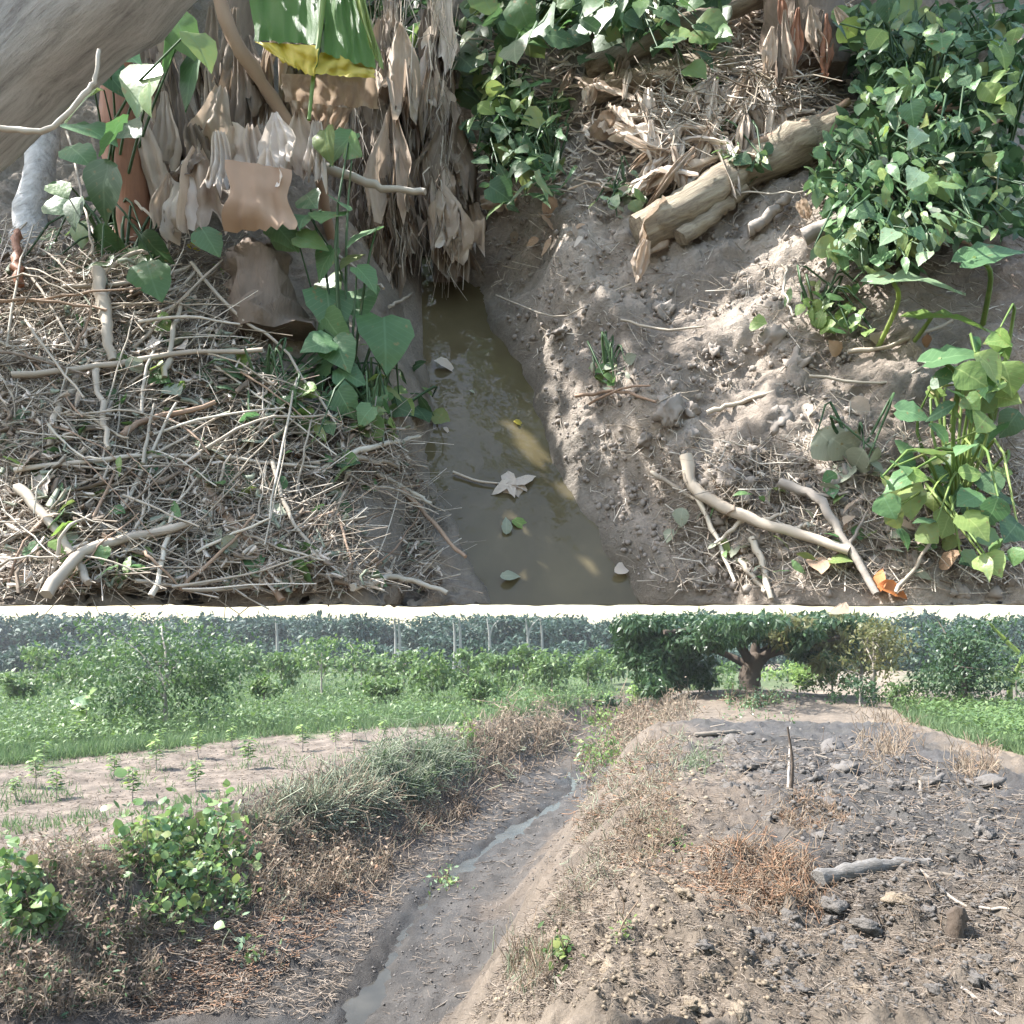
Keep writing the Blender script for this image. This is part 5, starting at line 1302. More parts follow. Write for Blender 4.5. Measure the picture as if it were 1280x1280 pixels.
# young trees in the grass behind
yt = [(45, 862, 806, 74), (150, 856, 800, 60), (300, 858, 802, 70), (352, 866, 812, 56), (402, 872, 796, 80), (452, 862, 806, 64), (505, 862, 812, 60), (540, 878, 806, 76), (585, 864, 810, 56), (622, 866, 814, 60), (655, 862, 806, 62), (690, 866, 812, 60), (735, 862, 808, 56), (764, 856, 812, 50), (95, 868, 820, 50), (250, 872, 818, 60), (470, 880, 836, 46), (600, 882, 840, 44), (330, 885, 842, 46), (20, 886, 840, 50)]
names = ['leftmost pale green bush at the edge of the field', 'pale green bush between the leftmost bush and the lone tree', 'light bush just right of the lone field tree', 'small bush second to the right of the lone field tree', 'taller thin crowned sapling with a dark stem left of the pale trunks', 'roundish young tree under the pair of pale trunks', 'young tree between the pale trunks', 'dense low sapling right of the pair of pale trunks', 'young tree left of the forked pale trunk', 'young tree under the forked pale trunk', 'young tree right of the forked pale trunk', 'young tree nearing the dark spreading tree', 'young tree at the right end of the row', 'last small tree before the dark spreading tree', 'short bush left of the lone field tree', 'small bush behind the lone field tree', 'knee high bush in front of the pale trunks', 'knee high bush in the grass before the forked pale trunk', 'low bush at the front edge of the grass', 'low bush at the left edge of the field']
for k, ((px, py, ty, wpx), lb) in enumerate(zip(yt, names)):
    b0 = at_px(px, py); y = b0[1]; h = hpx(b0, ty)
    tree('young_tree', lb, b0, h, wpx / F * y * .95, h * .16, 1100, .012 * y / 2.3, 'leaf_field', 'bark', .05, 60 + k, group='young trees in the field', lobes=9, limbs=3)
# the far tree line
fr = np.random.default_rng(5)
for k in range(66):
    px = -60 + k * 21.5 + fr.normal(0, 6); y = 100 + fr.random() * 26 + (k % 3) * 6
    if 800 < px < 1000: y += 40
    x = (px - 640) / F * y; base = np.array([x, y, 0.0]); ty = 771 + fr.normal(0, 1.6) + (7 if 745 < px < 800 else 0)
    h = HC + (HOR - ty) / F * y
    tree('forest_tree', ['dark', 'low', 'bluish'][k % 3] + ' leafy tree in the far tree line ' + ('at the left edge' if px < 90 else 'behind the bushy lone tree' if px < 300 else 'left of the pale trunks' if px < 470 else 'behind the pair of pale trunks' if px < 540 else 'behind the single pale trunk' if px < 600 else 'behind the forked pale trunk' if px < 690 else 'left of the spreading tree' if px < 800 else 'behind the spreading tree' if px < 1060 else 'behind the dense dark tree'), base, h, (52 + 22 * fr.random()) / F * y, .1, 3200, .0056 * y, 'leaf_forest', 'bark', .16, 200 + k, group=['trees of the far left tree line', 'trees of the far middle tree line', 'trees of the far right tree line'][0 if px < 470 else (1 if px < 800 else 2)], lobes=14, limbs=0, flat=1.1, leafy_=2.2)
for k in range(30):
    px = -40 + k * 45 + fr.normal(0, 12); y = 88 + fr.random() * 16; x = (px - 640) / F * y
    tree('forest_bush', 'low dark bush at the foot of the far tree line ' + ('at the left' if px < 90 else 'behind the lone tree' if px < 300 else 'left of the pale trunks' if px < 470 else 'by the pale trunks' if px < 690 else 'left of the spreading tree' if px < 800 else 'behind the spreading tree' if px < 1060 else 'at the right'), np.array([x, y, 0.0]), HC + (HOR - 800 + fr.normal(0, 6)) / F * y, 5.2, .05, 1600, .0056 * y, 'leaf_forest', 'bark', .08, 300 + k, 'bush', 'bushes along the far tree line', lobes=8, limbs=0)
for k, (px, fork, lb) in enumerate([(493, 0, 'left one of the pair of pale slim trunks in the far tree line'), (498, 0, 'right one of the pair of pale slim trunks in the far tree line'), (567, 0, 'single straight pale trunk in the middle of the far tree line'), (612, 1, 'pale trunk forking near its top in the far tree line'), (660, 1, 'thin pale trunk right of the forked one'), (676, 0, 'thinnest pale trunk right of the forked one'), (574, 0, 'short thin pale trunk close beside the single straight one'), (345, 0, 'faint pale trunk in the tree line behind the light bush')]):
    y = 84.0; x = (px - 640) / F * y; b0 = np.array([x, y, 0.]); t = thing('pale_trunked_tree', lb, 'tree', b0)
    h = HC + (HOR - 773) / F * y
    mb = MB()
    if fork:
        add_tube(mb, smooth_path([b0, b0 + UPV * h * .62, b0 + np.array([-.25, 0, h])], 10), np.linspace(.19, .09, 10), 7, .1)
        lb2 = MB(); add_tube(lb2, smooth_path([b0 + UPV * h * .66, b0 + np.array([.35, 0, h * .85]), b0 + np.array([1.2, 0, h])], 8), np.linspace(.12, .06, 8), 6); part('limb', lb2, M['pale_bark'], t)
    else: add_tube(mb, smooth_path([b0, b0 + np.array([.15, 0, h * .5]), b0 + np.array([.0, 0, h])], 10), np.linspace(.18, .12, 10), 7, .1)
    part('trunk', mb, M['pale_bark'], t)
    n = 40; p = b0 + UPV * (h - .25) + RNG.normal(0, 1, (n, 3)) * np.array([.9, .9, .18]); p[:, 2] = np.minimum(p[:, 2], h)
    mb = MB(); s = .3 + .3 * RNG.random(n); scatter(mb, DIAMOND, p, low_frames(n, .4), s); part('crown', mb, M['leaf_forest'], t, 'stuff')

# the spreading tree
b0 = at_px(937, 862); y0 = b0[1]; sc_ = y0 / F
t = thing('spreading_tree', 'old dark tree with a low spreading crown and forked trunk beside the track', 'tree', b0)
def pw(px, py, dy=0.0): return np.array([(px - 640) / F * (y0 + dy), y0 + dy, HC + (HOR - py) / F * (y0 + dy)])
mb = MB(); add_tube(mb, smooth_path([pw(938, 868), pw(937, 850), pw(940, 832), pw(948, 818)], 12), np.concatenate([[17, 14, 13, 12.5], np.linspace(12.5, 12.5, 5), [11.5, 10, 9]]) * sc_, 14, .14, 4); part('trunk', mb, M['dark_bark'], t)
for k, pts in enumerate([[pw(945, 826), pw(970, 808, .3), pw(1000, 794, .6)], [pw(938, 830), pw(925, 806, -.4), pw(905, 786, -.8)], [pw(942, 824), pw(946, 802), pw(952, 784)], [pw(936, 832), pw(900, 815, .5), pw(850, 800, 1)], [pw(950, 820), pw(1005, 806, -.8), pw(1050, 796, -1.4)], [pw(925, 806, -.4), pw(880, 790, -1.5), pw(830, 790, -2)]]):
    mb = MB(); add_tube(mb, smooth_path(pts, 9), np.linspace([10, 7, 7, 5, 6, 5][k], 3, 9) * sc_, 8, .1, k); part('limb', mb, M['dark_bark'], t)
r = np.random.default_rng(77)
lob = [(800, 800, 34, 34), (815, 832, 30, 26), (842, 842, 24, 20), (845, 800, 40, 28), (880, 790, 40, 26), (870, 826, 26, 18), (915, 784, 36, 20), (955, 782, 36, 18), (990, 788, 34, 22), (1020, 786, 36, 22), (1045, 800, 26, 22), (1010, 815, 26, 12), (830, 782, 40, 16), (1055, 782, 30, 16), (880, 846, 14, 12), (795, 780, 30, 14), (925, 776, 50, 10), (985, 776, 50, 10), (860, 776, 50, 10), (1040, 776, 46, 12), (890, 796, 26, 14), (965, 790, 24, 10), (1030, 826, 18, 10), (820, 856, 18, 12)]
pos = []
for (cx_, cy_, rx_, ry_) in lob:
    n = int(rx_ * ry_ * 2.6); q = unit(r.normal(0, 1, (n, 3))) * r.random(n)[:, None] ** .42; dyc = r.normal(0, 1.6)
    c_ = pw(cx_, cy_, dyc); pos.append(c_ + q * np.array([rx_ * sc_, rx_ * sc_ * 1.3, ry_ * sc_]))
pos = np.concatenate(pos); ok = (fbm(pos[:, 0] * .9, pos[:, 2] * 1.6 + pos[:, 1] * .5, 71, 3) > -.42) & (to_px(pos)[1] > 767 + 3 * gnoise(pos[:, 0] * 1.3, pos[:, 1], 3)); pos = pos[ok]
fl = (to_px(pos)[0] > 960) & (gnoise(pos[:, 0] * .8, pos[:, 2] * .9, 33) > .05)
for nm, mk_, m_ in [('crown', ~fl, 'leaf_mango'), ('young_foliage', fl, 'leaf_flush')]:
    p = pos[mk_]; n = len(p); s = (.11 + .12 * r.random(n)); mb = MB()
    scatter(mb, QUADLEAF, p, frame(r.normal(0, .6, (n, 3)) + np.array([0, 0, -.7]), r.normal(0, .5, (n, 3)) + np.array([.3, -.4, .6])), s, s * 1.9); part(nm, mb, M[m_], t, 'stuff')
# right hand trees beyond the track
b0 = at_px(1092, 878); tree('track_tree', 'small thin limbed tree beyond the bend of the track', b0, hpx(b0, 772), 90 / F * b0[1], .9, 2400, .15, 'leaf_flush', 'bark', .08, 91, lobes=14, limbs=8)
b0 = at_px(1205, 886); tree('dense_tree', 'dense dark tree at the right edge beyond the green grass', b0, hpx(b0, 771), 132 / F * b0[1], .05, 7000, .14, 'leaf_mango', 'dark_bark', .12, 92, lobes=22, limbs=4, flat=.9)
b0 = at_px(1150, 882); tree('dense_tree', 'yellowish green tree left of the dense dark one at the right edge', b0 + np.array([0, 5, 0]), hpx(b0, 770) * 1.1, 70 / F * b0[1], 1.0, 1500, .16, 'leaf_flush', 'bark', .08, 93, lobes=10, limbs=4)
for k, (px, py, ty, wpx, lb) in enumerate([(1040, 872, 820, 70, 'low green bush beside the track behind the spreading tree'), (1005, 862, 822, 50, 'light green bush left of the track behind the spreading tree'), (1075, 882, 846, 46, 'dark low bush at the bend of the track'), (1120, 884, 848, 40, 'low bush in the grass right of the track bend'), (870, 862, 840, 60, 'low green bush left of the spreading trunk'), (800, 880, 852, 50, 'green bush where the ditch meets the spreading tree'), (765, 890, 870, 40, 'small bright bush at the far end of the ditch'), (1270, 886, 810, 60, 'pale bush cut by the right edge'), (890, 852, 826, 70, 'bush seen under the crown left of the spreading trunk'), (985, 852, 824, 80, 'bush seen under the crown right of the spreading trunk'), (1035, 856, 815, 70, 'tall pale bush under the right end of the spreading crown'), (840, 856, 826, 60, 'bush under the left end of the spreading crown')]):
    b0 = at_px(px, py); tree('field_bush', lb, b0, hpx(b0, ty), wpx / F * b0[1], .05, 800, .010 * b0[1] / 2.4, ['leaf_field', 'leaf_lime', 'leaf_mango', 'leaf_field'][k % 4], 'bark', .04, 400 + k, 'bush', lobes=8, limbs=2)
t = thing('banana_plant', 'banana plant with long pale blades at the right edge before the dense dark tree', 'banana plant', at_px(1262, 888))
for k, (a, b) in enumerate([((1268, 820), (1212, 797)), ((1275, 815), (1235, 778)), ((1270, 850), (1232, 846)), ((1276, 830), (1290, 780))]):
    d_ = float(t.location[1]) - 1.0; mb = MB(); sheet(mb, P(a[0], a[1], d_), P(b[0], b[1], d_ - .4), .28, .16, pleat=.03, curl=.3, seed=1400 + k, ragged=.05, side=(0, .2, 1)); part('leaf_blade', mb, M['leaf_taro' if k == 0 else 'leaf_lime'], t)
mb = MB(); bl = np.array(t.location); add_tube(mb, [bl - UPV * .1, bl + UPV * .9, bl + UPV * 2.0 + np.array([.1, -.6, 0])], [.12, .10, .06], 9); part('pseudostem', mb, M['leaf_lime'], t)

# --- clumps along the ditch banks
def clump(name, label, cat, poly, nleaf, size_px, kinds, mats, hpx_=40, group=None, droop=.3, stems=12, stem_mat='brush', indiv=0, lift=.0):
    dead = 'brush' in mats
    nleaf = int(nleaf * (1.5 if dead else 1.9)); size_px = size_px * (.62 if dead else .66)
    if dead: kinds = ['lance']
    q = rand_in(poly, nleaf * 2); q = q + RNG.normal(0, 14, q.shape) * (RNG.random((len(q), 1)) < .45)
    nn = gnoise(q[:, 0] / 26, q[:, 1] / 16, nleaf % 83); q = q[np.argsort(-nn + RNG.normal(0, .35, len(nn)))[:nleaf]]
    q[:, 1] = np.maximum(q[:, 1], 872)
    g = low_fast(q[:, 0], q[:, 1]); y = g[:, 1]
    ctr = low_fast(np.array([np.mean([a for a, b in poly])]), np.array([np.mean([b for a, b in poly])]))[0]
    t = thing(name, label, cat, ctr, group)
    up = RNG.random(nleaf) ** 1.4 * hpx_ / F * y * (.25 + 1.5 * np.clip(gnoise(g[:, 0] * 2.6, g[:, 1] * 2.6, nleaf % 97) + .35, 0, 1))
    pos = g + UPV * (up + lift)[:, None]
    R = frame(RNG.normal(0, .8, (nleaf, 3)) + np.array([0, -.2, .2 - droop]), RNG.normal(0, .45, (nleaf, 3)) + np.array([.3, -.5, .7]))
    s = size_px * (.6 + .8 * RNG.random(nleaf)) * y / F
    for k, m_ in enumerate(mats):
        kd = kinds[k % len(kinds)]; sel = np.arange(nleaf) % len(mats) == k
        mb = MB(); scatter(mb, leaf_template(kd) if size_px > 7 else DIAMOND, pos[sel], R[sel], s[sel] * (1.0 if kd != 'blade' else 1.2), s[sel]); part('foliage', mb, mass(m_), t, 'stuff')
    ns = nleaf if dead else nleaf // 6
    i = RNG.integers(0, nleaf, ns); L_ = (10 + 26 * RNG.random(ns)) * y[i] / F
    mb = MB(); strands(mb, g[i] + UPV * (RNG.random(ns) * (up[i] + .05))[:, None], low_frames(ns, up=True, lean=.9), L_, (.7 + .8 * RNG.random(ns)) * y[i] / F); part('dead_stalks', mb, M['brush_tan' if dead else 'brush'], t, 'stuff')
    for k in range(stems):
        i = RNG.integers(nleaf); a = g[i] - UPV * .05; b_ = g[i] + UPV * max(up[i], .12) * 1.2 + rvec(.05)
        mb = MB(); add_tube(mb, smooth_path([a, (a + b_) / 2 + rvec(.03), b_], 6), np.linspace(.006, .003, 6), 4, caps=False); part('stem', mb, M[stem_mat], t)
    return t
def strandclump(name, label, cat, poly, n, len_px, wd_px, mats, lean=.5, group=None, hpx_=20, down=0.0):
    q = rand_in(poly, n * 2); q = q + RNG.normal(0, 12, q.shape) * (RNG.random((len(q), 1)) < .5)
    nn = gnoise(q[:, 0] / 22, q[:, 1] / 12, n % 83); q = q[np.argsort(-nn + RNG.normal(0, .4, len(nn)))[:n]]; q[:, 1] = np.maximum(q[:, 1], 875)
    g = low_fast(q[:, 0], q[:, 1]); y = g[:, 1]
    ctr = low_fast(np.array([np.mean([a for a, b in poly])]), np.array([np.mean([b for a, b in poly])]))[0]
    t = thing(name, label, cat, ctr, group)
    g = g + UPV * (RNG.random(n) ** 1.3 * hpx_ / F * y * (.4 + .9 * np.clip(gnoise(g[:, 0] * 1.3, g[:, 1] * 1.3, n % 89) + .5, 0, 1)))[:, None]
    d = np.array([0, 0, 1. - down]) + RNG.normal(0, lean, (n, 3)); R = frame(d, RNG.normal(0, 1, (n, 3)))
    L = len_px * (.5 + RNG.random(n)) * y / F; W = wd_px * (.5 + RNG.random(n)) * y / F
    for k, m_ in enumerate(mats):
        sel = np.arange(n) % len(mats) == k; mb = MB(); strands(mb, g[sel], R[sel], L[sel], W[sel]); part('blades', mb, mass(m_), t, 'stuff')
    return t
clump('bank_shrub', 'bright green leafy bush on the left bank of the ditch', 'bush', [(150, 1075), (200, 1050), (300, 1050), (318, 1100), (300, 1150), (230, 1165), (170, 1140)], 800, 16, ['lance', 'oval', 'lance'], ['leaf_field', 'leaf_mid', 'leaf_dark', 'leaf_lime'], 46, stems=16)
clump('bank_shrub', 'green shoots standing up at the top of the left bank', 'bush', [(120, 1060), (160, 1050), (290, 1035), (310, 1060), (180, 1080)], 150, 19, ['lance', 'oval'], ['leaf_field', 'leaf_mid'], 44, droop=-.4, stems=14, stem_mat='leaf_field')
clump('bank_shrub', 'green bush cut by the left edge on the ditch bank', 'bush', [(0, 1110), (50, 1105), (75, 1140), (60, 1175), (0, 1180)], 260, 19, ['oval', 'lance'], ['leaf_field', 'leaf_lime', 'leaf_mid'], 44)
clump('dry_bush', 'tangle of brown dead weeds left of the bright green bush', 'bush', [(20, 1090), (90, 1060), (170, 1090), (190, 1170), (90, 1180), (60, 1110)], 900, 12, ['lance', 'oval'], ['brush', 'brush_tan', 'leaf_field', 'brush'], 34, stems=26)
clump('dry_bush', 'dark brown dead brush at the lower left corner of the ditch bank', 'bush', [(0, 1180), (120, 1170), (200, 1190), (190, 1250), (60, 1275), (0, 1275)], 1300, 12, ['lance', 'oval'], ['brush', 'brush', 'brush_tan', 'leaf_dark'], 36, stems=30)
clump('dry_bush', 'rusty brown dead bush right of the bright green one on the left bank', 'bush', [(310, 1080), (340, 1050), (420, 1050), (495, 1085), (470, 1110), (400, 1130), (320, 1130)], 1300, 9, ['lance', 'oval'], ['brush', 'rust', 'brush_tan', 'brush'], 30, stems=26)
clump('dry_bush', 'brown dead brush on the crest of the left bank near its far end', 'bush', [(585, 935), (620, 905), (700, 900), (715, 930), (660, 945), (600, 955)], 900, 6, ['lance'], ['brush', 'brush_tan', 'brush'], 26, stems=20)
clump('dry_bush', 'brown dead weeds along the right lip at the far end of the ditch', 'bush', [(760, 920), (790, 890), (860, 880), (850, 905), (800, 940), (770, 950)], 900, 6, ['lance'], ['brush', 'brush_tan', 'rust'], 22, stems=18)
clump('bank_weed', 'yellow green weed in front of the brown brush on the crest', 'weed', [(545, 920), (590, 910), (600, 925), (560, 935)], 160, 9, ['oval', 'lance'], ['leaf_lime', 'leaf_field'], 18, stems=6)
clump('ditch_weed', 'green leafy plant filling the far end of the ditch', 'weed', [(718, 948), (745, 930), (775, 935), (775, 962), (735, 968)], 260, 9, ['oval'], ['leaf_field', 'leaf_mid', 'leaf_lime'], 24, stems=8)
clump('ditch_weed', 'bright creeper over the left bank beside the far green plant', 'weed', [(725, 905), (770, 885), (790, 895), (750, 915)], 200, 8, ['oval'], ['leaf_lime', 'leaf_field'], 20, stems=6)
clump('ditch_weed', 'small pale green plants at the edge of the middle pool', 'weed', [(535, 1100), (560, 1092), (578, 1100), (560, 1110)], 60, 9, ['oval'], ['leaf_lime', 'leaf_taro'], 8, stems=3)
clump('ditch_weed', 'little green plant on the bare left slope of the ditch', 'weed', [(300, 1185), (325, 1180), (330, 1205), (310, 1205)], 24, 18, ['lance'], ['leaf_field', 'leaf_taro'], 18, stems=4)
clump('track_weed', 'grey green weeds round the foot of the spreading tree', 'weed', [(900, 872), (980, 872), (985, 886), (910, 886)], 500, 7, ['lance'], ['leaf_field', 'leaf_taro', 'grass'], 14, stems=4)
clump('heap_weed', 'green weed on the pale soil by the dry grass tuft', 'weed', [(672, 1192), (712, 1188), (714, 1202), (680, 1205)], 60, 15, ['lance', 'oval'], ['leaf_field', 'leaf_mid'], 16, stems=4)
clump('heap_weed', 'yellow green weed on the right slope of the ditch', 'weed', [(820, 1060), (850, 1050), (856, 1068), (830, 1070)], 50, 10, ['lance'], ['leaf_lime', 'grass'], 8, stems=3)
clump('heap_weed', 'thin green weeds at the near end of the right slope', 'weed', [(765, 1160), (790, 1150), (785, 1180), (768, 1182)], 30, 12, ['lance'], ['leaf_lime', 'grass'], 14, stems=3)
strandclump('grass_tuft', 'large drooping tuft of pale long grass on the left bank', 'grass', [(360, 1010), (420, 985), (475, 990), (480, 1020), (430, 1035), (370, 1030)], 1800, 52, 1.2, ['grass_pale', 'grass_pale', 'brush_tan'], .8, None, 30, down=.5)
strandclump('grass_tuft', 'second drooping tuft of pale grass farther along the left bank', 'grass', [(450, 970), (500, 945), (560, 945), (580, 965), (530, 985), (470, 985)], 1500, 38, 1.1, ['grass_pale', 'grass_pale', 'grass'], .8, None, 26, down=.5)
strandclump('grass_tuft', 'flattened grey green grass at the near end of the pale tufts', 'grass', [(300, 1025), (360, 1005), (380, 1035), (330, 1050)], 700, 32, 1.2, ['grass_pale', 'brush_tan'], .9, None, 18)
strandclump('grass_tuft', 'thin grass tuft between the pale tufts and the brown brush', 'grass', [(545, 935), (590, 930), (590, 965), (555, 965)], 400, 24, 1.0, ['grass_pale', 'grass'], .7, None, 14)
strandclump('grass_tuft', 'upright brown grass tuft at the near right edge of the ditch', 'grass', [(625, 1190), (680, 1185), (690, 1235), (640, 1240)], 260, 46, 1.5, ['brush_tan', 'grass_pale', 'brush'], .35, None, 6)
strandclump('grass_tuft', 'faint green grass on the top of the right slope', 'grass', [(850, 955), (890, 935), (905, 950), (870, 968)], 300, 16, 1.0, ['grass_pale', 'grass'], .6, None, 5)
strandclump('dead_weeds', 'stand of dead brown stalks at the far edge of the spoil heap', 'weeds', [(1070, 925), (1110, 905), (1140, 915), (1140, 945), (1085, 950)], 520, 24, 1.2, ['brush', 'brush_tan'], .45, None, 10)
strandclump('dead_weeds', 'dead brown stalks along the right side of the spoil heap by the track', 'weeds', [(1190, 950), (1240, 945), (1250, 970), (1210, 980)], 420, 24, 1.3, ['brush', 'brush_tan'], .5, None, 8)
strandclump('dead_weeds', 'dry brown stalks in the middle of the spoil heap', 'weeds', [(960, 1010), (1040, 1000), (1060, 1030), (990, 1035)], 600, 18, 1.1, ['brush', 'rust', 'brush_tan'], .8, None, 6)
strandclump('rust_litter', 'rust coloured dead leaves and straw left of the grey log', 'litter', [(880, 1075), (960, 1060), (1010, 1080), (1040, 1130), (960, 1140), (890, 1115)], 1700, 20, 1.4, ['rust', 'brush', 'rust', 'brush_tan'], 1.3, None, 10)
strandclump('dead_weeds', 'low dead brown weeds on the right slope above the water', 'weeds', [(770, 1010), (830, 990), (850, 1060), (790, 1090)], 900, 20, 1.2, ['brush_tan', 'brush'], 1.0, None, 8)
strandclump('dead_weeds', 'dark dead weeds on the left slope above the first pool', 'weeds', [(500, 1010), (560, 990), (600, 1010), (560, 1040), (510, 1040)], 600, 20, 1.2, ['brush', 'brush_tan'], .9, None, 10)

bank = [(0, 1070), (330, 1005), (600, 905), (720, 892), (715, 930), (580, 1010), (490, 1090), (330, 1150), (180, 1200), (0, 1275)]
strandclump('dead_grass', 'matted dead brown grass covering the crest of the left bank', 'grass', bank, 4200, 26, 1.1, ['brush_tan', 'brush', 'brush', 'grass_pale'], .95, None, 12)
strandclump('dead_grass', 'dry straw and weeds matted over the right slope of the ditch', 'grass', [(735, 960), (790, 900), (870, 885), (850, 960), (830, 1060), (740, 1120), (690, 1150), (730, 1040)], 3600, 20, 1.1, ['brush_tan', 'brush', 'lowlitter', 'grass_pale'], .9, None, 7)
strandclump('dead_grass', 'dead stalks and roots sticking out of the spoil heap', 'grass', [(880, 930), (1060, 910), (1180, 965), (1275, 1010), (1275, 1270), (1000, 1270), (900, 1150)], 1300, 26, 1.0, ['brush_tan', 'heap_litter', 'brush'], 1.2, None, 4)

# --- cassava like seedlings on the bare strip
def seedling():
    t = thing('seedling', 'x', 'seedling', (0, 0, 0))
    mb = MB(); add_tube(mb, smooth_path([(0, 0, -.05), (.02, 0, .25), (0, .02, .5)], 6), np.linspace(.012, .006, 6), 5, caps=False); part('stem', mb, M['bark'], t)
    for k in range(34):
        a = k * 2.4; p = np.array([.0, 0, .16 + .011 * k]); leaf(t, 'lance', 'leaf_field' if k % 3 else 'leaf_lime', p + np.array([math.cos(a), math.sin(a), 0]) * .03, np.array([math.cos(a), math.sin(a), .25 - .03 * k % 5 * .2]), UPV + rvec(.2), .17, 1.3)
    return t
sd0 = None
for k, (px, py, hp, lb) in enumerate([(142, 975, 34, 'nearest'), (195, 962, 40, 'x'), (248, 948, 36, 'x'), (310, 962, 44, 'x'), (165, 1003, 46, 'x'), (45, 985, 44, 'x'), (20, 1000, 30, 'x'), (95, 930, 30, 'x'), (378, 940, 36, 'x'), (245, 990, 40, 'x'), (420, 935, 28, 'x'), (70, 1000, 40, 'x'), (480, 925, 26, 'x'), (200, 940, 30, 'x'), (55, 960, 34, 'x'), (440, 925, 30, 'x'), (290, 935, 28, 'x')]):
    o = seedling() if sd0 is None else copy_tree(sd0); sd0 = sd0 or o
    p = at_px(px, py); o.location = p; s = hp / F * p[1] / .55; o.scale = (s * .8, s * .8, s); o.rotation_euler = (0, 0, k * 1.7)
    o['label'] = ['thin green seedling in the middle left of the bare strip', 'seedling under the right side of the lone field tree', 'seedling just right of the lone tree on the bare strip', 'tall thin seedling halfway along the bare strip', 'nearest tall seedling on the bare strip above the green shoots', 'bushy seedling at the left end of the bare strip', 'seedling cut near the left edge', 'seedling by the broad leaf sapling', 'seedling farther right on the bare strip', 'faint seedling near the front of the bare strip', 'small seedling near the end of the bare strip', 'weedy seedling right of the bushy one at the left end', 'tiny seedling at the far end of the bare strip', 'seedling at the grass edge under the lone tree', 'seedling behind the bushy one at the left', 'seedling before the row of young trees', 'little seedling at the grass edge right of the lone tree'][k]
    o['group'] = 'seedlings on the bare strip'

# --- logs, sticks, clods on the heap
def low_branch(name, label, cat, pts, r0, r1, mat, lift=.03, n=12, group=None, wob=.004, k=7):
    pp = low_hit([a for a, b in pts], [b for a, b in pts]) + UPV * lift
    pp = smooth_path(pp, n, wob, len(label)); c_ = pp[0]
    mb = MB(); add_tube(mb, pp, np.linspace(r0, r1, n), k, .15, len(label))
    o = link(name, mb.mesh(name, True, c_), M[mat]); o.location = c_
    return tag(o, label, cat, group)
ends = low_hit([1018, 1160], [1106, 1082])
mb = MB(); pp = smooth_path([ends[0] + UPV * .03, (ends[0] + ends[1]) / 2 + UPV * .05, ends[1] + UPV * .02], 22, .005, 3); add_tube(mb, pp, np.linspace(.060, .042, 22) * (1 + .12 * np.sin(np.arange(22) * 1.3)), 16, .13, 8); o = link('log', mb.mesh('log', True, pp[0]), mat_log('grey_log_skin', [(.06, .056, .052), (.11, .104, .097), (.155, .147, .137), (.20, .19, .178)], 5, pp[-1] - pp[0])); o.location = pp[0]; tag(o, 'thick grey log lying on the spoil heap, the biggest there', 'log')
for pts, r, mt, lb in [([(868, 922), (900, 921), (925, 918)], .05, 'root', 'pale grey log at the far left end of the spoil heap'), ([(1140, 1092), (1180, 1094), (1218, 1092)], .022, 'root', 'thinner pale stick at the right end of the big log'), ([(1150, 1108), (1200, 1130), (1262, 1147)], .013, 'bark', 'long dark stick slanting to the right edge below the big log'), ([(1220, 1157), (1264, 1156)], .012, 'root', 'level pale stick at the right edge'),
                       ([(1264, 1004), (1250, 1020), (1225, 1034), (1220, 1046)], .020, 'root', 'crooked grey root at the right edge high on the heap'), ([(925, 1174), (960, 1168), (1000, 1174), (1030, 1178)], .016, 'root', 'pale root lying below the rusty litter'), ([(1150, 1245), (1185, 1222), (1206, 1200)], .018, 'root', 'pale forked root at the lower right corner'), ([(1175, 1212), (1210, 1235), (1250, 1262)], .012, 'bark', 'dark root running to the lower right corner'),
                       ([(985, 990), (986, 950), (988, 905)], .016, 'bark', 'dark stick standing upright in the middle of the spoil heap'), ([(990, 950), (1020, 946), (1040, 955)], .012, 'root', 'pale stick at the foot of the upright dark one'), ([(1150, 985), (1152, 995), (1156, 1008)], .018, 'root', 'short pale stub sticking up on the dark part of the heap'), ([(895, 945), (920, 950), (945, 955)], .014, 'root', 'cream stick on the left flank of the spoil heap'),
                       ([(910, 1118), (925, 1128), (938, 1138)], .016, 'root', 'short grey stick on the tan soil left of the rusty litter'), ([(990, 1108), (1020, 1125), (1040, 1140)], .012, 'brush', 'brown stick crossing the rusty litter'), ([(690, 1228), (720, 1246), (750, 1262)], .010, 'root', 'thin stick lying at the lower edge right of the brown grass tuft'), ([(545, 1264), (570, 1250), (590, 1240)], .010, 'root', 'thin pale stick at the lower edge left of the brown grass tuft'),
                       ([(18, 1180), (40, 1205), (68, 1238)], .016, 'root', 'pale bent cane in the dead brush at the lower left corner'), ([(70, 1155), (110, 1145), (140, 1125), (160, 1128)], .010, 'root', 'pale twig arching through the dead weeds on the left'), ([(205, 1196), (260, 1205), (330, 1214), (395, 1213)], .009, 'bark', 'long thin stick lying on the left slope of the ditch'), ([(362, 1138), (372, 1158), (370, 1175)], .010, 'root', 'pale forked twig below the rusty bush'),
                       ([(1010, 1236), (1060, 1225), (1120, 1226)], .007, 'root', 'thin pale stick near the lower right'), ([(1075, 1180), (1080, 1205)], .008, 'root', 'short upright twig near the lower right'), ([(805, 1006), (840, 1004), (870, 1010)], .010, 'root', 'thin stick on the lip of the right slope'), ([(1105, 1215), (1140, 1190), (1180, 1180)], .008, 'brush', 'brown twig beside the broken stump')]:
    low_branch('fallen_stick' if 'log' not in lb[:20] else 'log', lb, 'stick' if 'log' not in lb else 'log', pts, r, r * .7, mt, r * .45 if 'upright' not in lb else .0)
